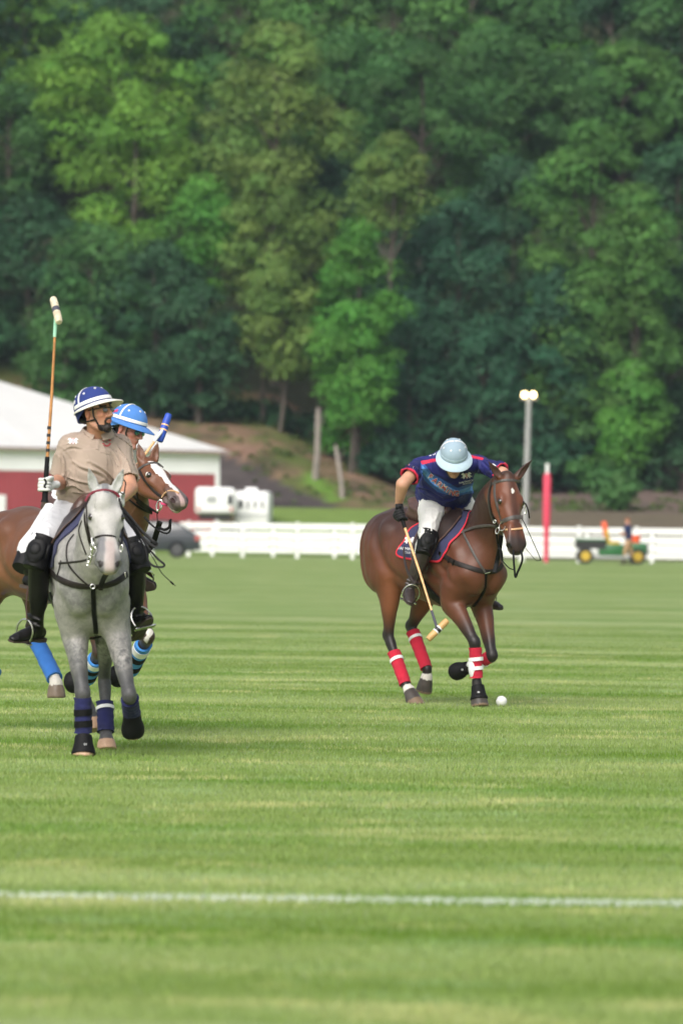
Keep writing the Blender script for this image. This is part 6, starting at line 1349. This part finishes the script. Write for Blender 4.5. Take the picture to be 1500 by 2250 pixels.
# ------------------------------------------------------------------ fences
M['fence_white'] = mat('white fence paint', (.80, .80, .79), .6, .05, 2, .15, 20)
def fence(x0, x1, y_at, rails, sp, hgt, label, off=0):
    rt = root('rail_fence', ((x0 + x1) / 2, y_at((x0 + x1) / 2), 0), 0, label, 'fence'); n = int((x1 - x0) / sp); xs = [x0 + off + i * sp for i in range(n)]
    for i, x in enumerate(xs):
        y = y_at(x); z0 = hz(x, y) if y > 224 else 0; MB().box((x, y, z0 + hgt / 2 - .05), (.13, .13, hgt + .1), None, .01).box((x, y, z0 + hgt + .015), (.16, .16, .03), None, .008).build('post', M['fence_white'], rt)
        if i + 1 < n:
            x2 = xs[i + 1]; y2 = y_at(x2); an = math.atan2(y2 - y, x2 - x)
            for rz in rails: MB().box(((x + x2) / 2, (y + y2) / 2 - .085, z0 + rz), (sp + .01, .038, .15), Matrix.Rotation(an, 4, 'Z'), .006).build('rail', M['fence_white'], rt)
    return rt
yf = lambda x: 212.3 - (x + 2.5) * .50
fence(-12.5, 16, yf, (1.215, .90, .585, .27), 2.05, 1.32, 'white four rail fence along the far side of the polo field', .62)
fence(-12, 17, lambda x: yf(x) + 5.5, (1.13, .76, .43), 2.35, 1.22, 'second white rail fence just behind the first one')
# ------------------------------------------------------------------ barn
M['roof_white'] = mat('white metal roof', (.60, .595, .575), .5, .05, .6, .1, 4); M['barn_white'] = mat('white cladding', (.80, .80, .79), .5, .04, 1, .1, 6); M['gutter'] = mat('brown fascia', (.30, .22, .20), .6)
M['barn_red'] = mat('red barn cladding', (.31, .052, .062), .6, .08, .8, .3, 6)
t = M['barn_red'].node_tree
lft, rgt = P(-260, 1000, 243.5), P(481, 1000, 251.5); d = (rgt - lft); d.z = 0; Lb = d.length; d.normalize(); nb = Vector((d.y, -d.x, 0)); zb = .4; eave = 4.42; A0 = Vector((lft.x, lft.y, 0)); W2 = lambda u, v, z: A0 + d * u - nb * v + Vector((0, 0, z))
bn = root('barn', W2(Lb / 2, 7, zb), 0, 'red barn with a white hipped roof and a white band under the eaves', 'barn'); MR = Matrix((d, -nb, Vector((0, 0, 1)))).transposed()
dep = 15.5
MB().box(W2(Lb / 2, dep / 2, (zb + 3.42) / 2 - .3), (Lb, dep, 3.42 - zb + .6), MR).build('wall', M['barn_red'], bn)
MB().box(W2(Lb / 2, dep / 2, 3.86), (Lb + .06, dep + .06, .88), MR).build('band', M['barn_white'], bn)
rb = MB()
for i in range(int(Lb / .3)): rb.box(W2(.15 + i * .3, -.012, (zb + 3.4) / 2), (.035, .024, 3.4 - zb), MR)
rb.build('ribbing', M['barn_red'], bn)
for u in (Lb - .08,): MB().box(W2(u, -.02, (zb + 3.42) / 2), (.20, .10, 3.42 - zb), MR).build('corner_board', M['barn_white'], bn)
MB().box(W2(Lb + .0, -.32, 4.36), (.8, .14, .15), MR).box(W2(Lb / 2, -.32, 4.38), (Lb + .6, .12, .13), MR).build('gutter', M['gutter'], bn)
e0, e1, r_ = -.35, dep + .35, 7.62; hip = 7.6
Vr = [W2(-.35, e0, eave), W2(Lb + .35, e0, eave), W2(Lb + .35, e1, eave), W2(-.35, e1, eave), W2(hip, dep / 2, r_), W2(Lb - hip, dep / 2, r_)]; Vr += [v - Vector((0, 0, .14)) for v in Vr[:4]]
MB().add(Vr, [[0, 1, 5, 4], [1, 2, 5], [2, 3, 4, 5], [3, 0, 4], [6, 7, 1, 0], [7, 8, 2, 1], [8, 9, 3, 2], [9, 6, 0, 3], [6, 9, 8, 7]]).build('roof', M['roof_white'], bn)
rs = MB()
for i in range(1, int(Lb - 8)):
    u = i * 1.0; tt = min(1, u / hip if u < hip else 1, (Lb - u) / hip); rs.bar(W2(u, e0, eave + .01), W2(u, e0 + (dep / 2 - e0) * tt, eave + (r_ - eave) * tt + .01), .018, .018, 5)
rs.build('roof_seam', M['roof_white'], bn)
uu = (P(4, 1100, 246).x - A0.x) / d.x
dr = MB().box(W2(uu - .5, -.05, zb + .9), (1.3, .08, 2.1), MR, .01).build('door', M['barn_white'], bn); MB().box(W2(uu - .05, -.10, zb + .9), (.06, .05, .16), MR).build('handle', M['steel'], dr)
# ------------------------------------------------------------------ vehicles
M['glass_dark'] = mat('dark glass', (.02, .024, .028), .08, .1, 5, 0, coat=.5); M['tyre'] = mat('tyre', (.02, .02, .02), .85, .2, 20, .3, 60); M['alloy'] = mat('alloy rim', (.10, .10, .105), .5, .1, 10, 0, metal=.6)
M['car_paint'] = mat('dark slate car paint', (.020, .025, .032), .35, .05, 6, 0, coat=.6); M['tail_red'] = mat('red lamp', (.48, .10, .09), .2, .1, 8, 0, coat=.5); M['chassis'] = mat('black chassis', (.02, .02, .02), .7)
def wheel(rt, c, r, wd, rim, ax=(0, 1, 0)):
    c = Vector(c); a = Vector(ax); w_ = MB(); prof = [(-.5, .80), (-.5, .93), (-.38, 1), (.38, 1), (.5, .93), (.5, .80)]; x = a.orthogonal().normalized(); y = a.cross(x); n = 26; V = []
    for t_, q in prof: V += [c + a * (t_ * wd) + (x * math.cos(2 * math.pi * j / n) + y * math.sin(2 * math.pi * j / n)) * r * q for j in range(n)]
    F = [[i * n + j, i * n + (j + 1) % n, (i + 1) * n + (j + 1) % n, (i + 1) * n + j] for i in range(5) for j in range(n)] + [list(range(n)), list(range(5 * n, 6 * n))]
    wo = w_.add(V, F).build('wheel', M['tyre'], rt, smooth=True); rm = MB().bar(c - a * (wd * .52), c + a * (wd * .52), r * .62, r * .62, 20)
    for k in range(5): q = x * math.cos(k * 1.2566) + y * math.sin(k * 1.2566); rm.bar(c - a * (wd * .53) + q * r * .1, c - a * (wd * .53) + q * r * .58, r * .07, r * .05, 6)
    rm.build('rim', rim, wo, smooth=True); return wo
def car(px_, Y, label):
    xr = P(px_, 1200, Y).x; rt = root('parked_car', (xr - 2.2, Y, 0), 0, label, 'car'); Lc = 4.35; W_ = 1.76; x0 = xr - Lc
    low = [(0, .30), (.02, .55), (.10, .68), (1.05, .80), (1.25, .84), (3.75, .88), (4.28, .86), (4.35, .60), (4.33, .34), (4.1, .24), (.3, .22)]
    top = [(1.05, .82), (1.72, 1.26), (2.1, 1.33), (3.05, 1.36), (3.55, 1.28), (4.18, .88), (3.9, .84), (1.3, .82)]
    def prism(poly, w1, inset=0, mat_=None, nm='body', par=None):
        bm = bmesh.new(); vs = [bm.verts.new((x0 + a, Y - w1 / 2, b_)) for a, b_ in poly]; f_ = bm.faces.new(vs); r__ = bmesh.ops.extrude_face_region(bm, geom=[f_]); nv = [g for g in r__['geom'] if isinstance(g, bmesh.types.BMVert)]
        for v in nv: v.co.y += w1
        if inset:
            for v in bm.verts:
                k = max(0, (v.co.z - .84) / .5); v.co.y += (Y - v.co.y) * inset * k
        bmesh.ops.bevel(bm, geom=bm.edges[:], offset=.05, segments=3, affect='EDGES', profile=.6); bm.verts.index_update(); m_ = MB().add([v.co.copy() for v in bm.verts], [[v.index for v in f.verts] for f in bm.faces]); bm.free(); return m_.build(nm, mat_, par or rt, smooth=True)
    bd = prism(low, W_, 0, M['car_paint']); prism(top, W_ - .06, .22, M['glass_dark'], 'cabin_glass')
    rf = [(1.68, 1.27), (2.1, 1.345), (3.05, 1.375), (3.6, 1.29), (3.55, 1.25), (3.0, 1.32), (2.1, 1.29), (1.75, 1.23)]; prism(rf, W_ - .30, 0, M['car_paint'], 'roof')
    for sg in (-1, 1):
        for a, b_ in ((1.12, 1.74), (2.55, 2.60), (3.50, 4.15)): MB().bar((x0 + a, Y + sg * (W_ / 2 - .03), .85), (x0 + b_, Y + sg * (W_ / 2 - .185), 1.30 if b_ < 4 else .88), .035, .03, 6).build('pillar', M['car_paint'], rt, smooth=True)
        for a in (.82, 3.52): wheel(rt, (x0 + a, Y + sg * (W_ / 2 - .10), .31), .31, .20, M['alloy'])
        MB().box((x0 + 4.26, Y + sg * (W_ / 2 - .16), .72), (.16, .36, .20), None, .03).build('tail_light', M['tail_red'], rt, smooth=True); MB().box((x0 + .12, Y + sg * (W_ / 2 - .2), .60), (.14, .34, .12), None, .03).build('headlight', M['white_paint'], rt, smooth=True)
        MB().box((x0 + 1.45, Y + sg * (W_ / 2 + .08), .93), (.12, .16, .11), None, .03).build('mirror', M['car_paint'], rt, smooth=True)
        MB().box((x0 + 2.9, Y + sg * (W_ / 2 + .012), .74), (.18, .02, .025), None, .005).build('door_handle', M['chassis'], rt)
    MB().box((x0 + 4.36, Y, .62), (.01, .5, .12)).build('number_plate', M['white_paint'], rt); MB().box((x0 + 4.30, Y, .36), (.12, 1.66, .16), None, .03).build('bumper', M['chassis'], rt, smooth=True); return rt
car(440, 208.3, 'dark slate car parked by the fence behind the chestnut horse')
def trailer(px0, px1, Y, z0, z1, label, rot, kind):
    a, b_ = P(px0, 1100, Y), P(px1, 1100, Y); w_ = b_.x - a.x; cx = (a.x + b_.x) / 2; zg = hz(cx, Y); rt = root('horse_trailer', (cx, Y + 1.5, zg), 0, label, 'trailer'); Lg = 4.2; R4 = Matrix.Rotation(R(rot), 4, 'Z'); Wt = (w_ - Lg * abs(math.sin(R(rot)))) / math.cos(R(rot)); o = Vector((cx, Y + Lg * .5, 0)); Q = lambda x, y, z: o + R4.to_3x3() @ Vector((x, y, z))
    MB().box(Q(0, 0, (z0 + z1) / 2), (Wt, Lg, z1 - z0), R4, .16).build('body', M['white_paint'], rt, smooth=True)
    MB().box(Q(0, 0, z0 - .12), (Wt * .8, Lg * .95, .22), R4).build('chassis', M['chassis'], rt)
    f_ = -Lg / 2 - .012
    if kind == 0:
        for x, z, sx, sz in ((-.15, z1 - .5, .42, .3), (.62, z1 - .5, .20, .42)): MB().box(Q(x, f_, z), (sx, .03, sz), R4, .01).build('window', M['glass_dark'] if sx < .3 else M['emblem_grey'], rt)
        MB().box(Q(0, f_, z0 + .1), (Wt * .8, .03, .05), R4).build('trim', M['emblem_grey'], rt)
    else:
        for i in range(4): MB().box(Q(-.45 + .3 * i, f_, z1 - .55), (.09 if i else .2, .03, .34), R4, .01).build('window', M['glass_dark'], rt)
        MB().box(Q(0, f_ - .01, z1 - 1.0), (Wt * .9, .03, .05), R4).build('trim', M['emblem_grey'], rt)
        MB().box(Q(-.1, 0, z1 + .07), (.5, .5, .16), R4, .03).build('roof_vent', M['white_paint'], rt)
    for sg in (-1, 1):
        for yy in (-.4, .4): wheel(rt, Q(sg * (Wt / 2 - .12), yy, zg + .34), .34, .2, M['alloy'], tuple(R4.to_3x3() @ Vector((1, 0, 0))))
        MB().box(Q(sg * (Wt / 2 - .16), f_, z0 + .22), (.10, .03, .16), R4).build('tail_light', M['tail_red'], rt)
    return rt
trailer(423, 517, 236, 1.62, 2.74, 'white horse trailer with rounded corners beside the barn', 1.5, 0)
trailer(514, 597, 239, .95, 2.62, 'white horse trailer with narrow slatted windows right of the other', -1.5, 1)
# ------------------------------------------------------------------ goal post, floodlight
gp = P(1200, 1150, 204.6); gx, gy = gp.x, gp.y; rt = root('goal_post', (gx, gy, 0), 0, 'tall red padded goal post with a white tip by the fence', 'goal post')
M['goal_red'] = mat('red padding', (.62, .05, .10), .6, .06, 3, .2, 20)
MB().bar((gx, gy, 0), (gx, gy, 3.58), .075, .06, 14).build('pole', M['white_paint'], rt, smooth=True)
MB().path([(gx, gy, .02), (gx, gy, .9), (gx, gy, 1.15), (gx, gy, 1.5), (gx, gy, 3.1), (gx, gy, 3.22)], [.085, .09, .10, .135, .14, .10], 18).build('padding', M['goal_red'], rt, smooth=True)
for z in (.5, .95): MB().bar((gx, gy, z), (gx, gy, z + .05), .10, .10, 18).build('strap', M['goal_red'], rt, smooth=True)
lp = P(1160, 880, 231); rt = root('floodlight_pole', (lp.x - .06, 231, hz(lp.x, 231)), 0, 'grey floodlight pole with two lit lamps behind the bay horse', 'floodlight')
M['galv'] = mat('galvanised pole', (.34, .34, .33), .5, .08, 4, .1, 20, metal=.2); M['lamp'] = mat('lit lamp', (.9, .85, .7), .4, 0, 5, 0, emit=(1, .72, .30, 7))
MB().path([Vector((lp.x - .1, 231, hz(lp.x, 231) - .3)), Vector((lp.x + .02, 231, lp.z + .05))], [.15, .105], 14).build('pole', M['galv'], rt, smooth=True)
MB().bar((lp.x - .32, 231, lp.z + .06), (lp.x + .36, 231, lp.z + .06), .04, .04, 8).build('crossarm', M['galv'], rt)
for sx in (-.16, .19):
    hsg = MB().ball((lp.x + sx, 231.03, lp.z + .24), (.135, .11, .125), 16).build('lamp_housing', M['galv'], rt, smooth=True); MB().bar((lp.x + sx, 230.93, lp.z + .235), (lp.x + sx, 230.88, lp.z + .225), .115, .11, 20).build('lamp', M['lamp'], hsg)
# ------------------------------------------------------------------ utility vehicle, helper
M['green_paint'] = mat('green paint', (.02, .12, .035), .4, .08, 6, .05, 20, coat=.3); M['yellow'] = mat('yellow plastic', (.50, .34, .03), .5, .08, 6, .05, 20); M['orange'] = mat('orange plastic', (.75, .10, .03), .5, .05, 6, .05, 20)
a = P(1258, 1220, 203.2); rt = root('utility_vehicle', (a.x + 1.3, 203.2, 0), 0, 'green and yellow utility vehicle parked in front of the white fence', 'utility vehicle'); x0, Yv = a.x, 203.2
MB().box((x0 + .62, Yv, .70), (1.05, 1.3, .34), None, .03).build('cargo_bed', M['chassis'], rt); MB().box((x0 + .62, Yv - .655, .86), (1.08, .05, .07), None, .01).box((x0 + .62, Yv + .655, .86), (1.08, .05, .07), None, .01).build('bed_rail', M['green_paint'], rt)
MB().box((x0 + 1.35, Yv, .50), (.9, 1.25, .42), None, .06).box((x0 + 2.25, Yv, .58), (.72, 1.2, .40), None, .10).build('body', M['green_paint'], rt, smooth=True)
MB().box((x0 + 1.5, Yv, .25), (1.5, 1.2, .10), None, .02).build('floor', M['emblem_grey'], rt)
for yy in (-.32, .32):
    MB().box((x0 + 1.42, Yv + yy, .76), (.46, .46, .12), None, .04).build('seat', M['yellow'], rt, smooth=True); MB().box((x0 + 1.20, Yv + yy, 1.0), (.12, .46, .44), Matrix.Rotation(R(-14), 4, 'Y'), .04).build('backrest', M['yellow'], rt, smooth=True)
ring('steering_wheel', Vector((x0 + 1.82, Yv - .3, .98)), .16, .16, (0, 1, 0), (-.5, 0, .85), .014, M['chassis'], rt)
for yy in (-.5, .5): MB().path([Vector((x0 + 2.6, Yv + yy, .75)), Vector((x0 + 2.62, Yv + yy, .5)), Vector((x0 + 2.58, Yv + yy, .3))], .03, 8).build('bumper_bar', M['chassis'], rt)
for xx in (.42, 2.28):
    for yy in (-.55, .55): wheel(rt, (x0 + xx, Yv + yy, .28), .28, .22, M['yellow'])
MB().box((x0 + 2.63, Yv, .52), (.04, .5, .3), None, .02).build('grille', M['chassis'], rt)
fl = MB().box((x0 + 1.12, Yv - .35, 1.22), (.20, .20, .62), Matrix.Rotation(R(-12), 4, 'Y'), .08).build('rolled_flag', M['orange'], None, smooth=True); tag(fl, 'orange rolled flag standing up behind the yellow seat', 'flag')
cl = root('drink_cooler', (x0 + 2.22, Yv - .3, .80), 0, 'round orange cooler on the bonnet of the utility vehicle', 'cooler'); MB().bar((x0 + 2.22, Yv - .3, .78), (x0 + 2.22, Yv - .3, 1.06), .15, .165, 18).build('body', M['orange'], cl, smooth=True); MB().bar((x0 + 2.22, Yv - .3, 1.06), (x0 + 2.22, Yv - .3, 1.12), .17, .15, 18).build('lid', M['white_paint'], cl, smooth=True)
Yp = 201.6; hx_ = P(1380, 1150, Yp).x; PH = Person((hx_, Yp, 0), 'distant helper in navy top and khaki trousers standing by the utility vehicle')
PH.headframe((hx_ - .04, Yp - .02, 1.53), (-.85, -.4, -.25), (-.2, 0, 1)); Vv = lambda x, y, z: Vector((hx_ + x, Yp + y, z))
h_ = dict(neck=Vv(0, 0, 1.40), shR=Vv(-.10, -.16, 1.34), elR=Vv(-.14, -.24, 1.08), wrR=Vv(-.30, -.18, 1.12), shL=Vv(.06, .18, 1.34), elL=Vv(.04, .22, 1.07), wrL=Vv(-.20, .14, 1.05)); pl_ = Vv(0, 0, .88)
f = body_field(h_, PH, pelvis=pl_, h=.012)
for sg, fx in ((-1, -.14), (1, .12)): f = f
PH.body = fmesh(f, 'body', M['skin'], PH.root, 1, attrs=lambda V: {'Col': np.clip(PH.facecol(V, (.50, .27, .19), hair=(.20, .075, .03)), 0, 1)})
f = shirt(PH, h_, pl_, None, hem=Vv(0, 0, .86), tor=T_((Vv(0, 0, 1.37), (.07, 1.6)), (Vv(0, 0, 1.26), (.12, 1.5)), (Vv(0, 0, 1.05), (.12, 1.25)), (Vv(0, 0, .82), (.13, 1.25))), slv=(.06, .06), slen=.9)
PH.shirt = fmesh(f, 'shirt', cloth('navy top', (.02, .03, .09)), PH.root, 2, post=lambda V, F: folds(V, F, .006, (0, 0, 1), 2, 9))
legs(PH, Vv(0, 0, .86), [Vv(-.02, -.09, .82), Vv(.02, .09, .82)], [Vv(-.12, -.1, .46), Vv(.10, .1, .46)], [Vv(-.15, -.1, .10), Vv(.13, .1, .10)], cloth('khaki trousers', (.42, .26, .15)), .006, pr=.115, tr=(.09, .08, .062))
for sx, sy in ((-.15, -.1), (.13, .1)): boot(PH, Vv(sx, sy, .16), Vv(sx, sy, .095), (-.9, -.4, 0), M['boot_brown'], .26, iron=False, r=(.062, .058, .05))
# ------------------------------------------------------------------ air
if HAZE:
    hzb = MB().box((0, 225, 60), (620, 560, 122)).build('haze', None); hzb['kind'] = 'stuff'
    m = bpy.data.materials.new('haze'); m.use_nodes = True; t = m.node_tree; t.nodes.remove(t.nodes['Principled BSDF']); pv = node(t, 'ShaderNodeVolumePrincipled', Density=HAZE); pv.inputs['Color'].default_value = (.74, .86, 1, 1); pv.inputs['Anisotropy'].default_value = .2
    t.links.new(pv.outputs[0], t.nodes['Material Output'].inputs['Volume']); hzb.data.materials.append(m)
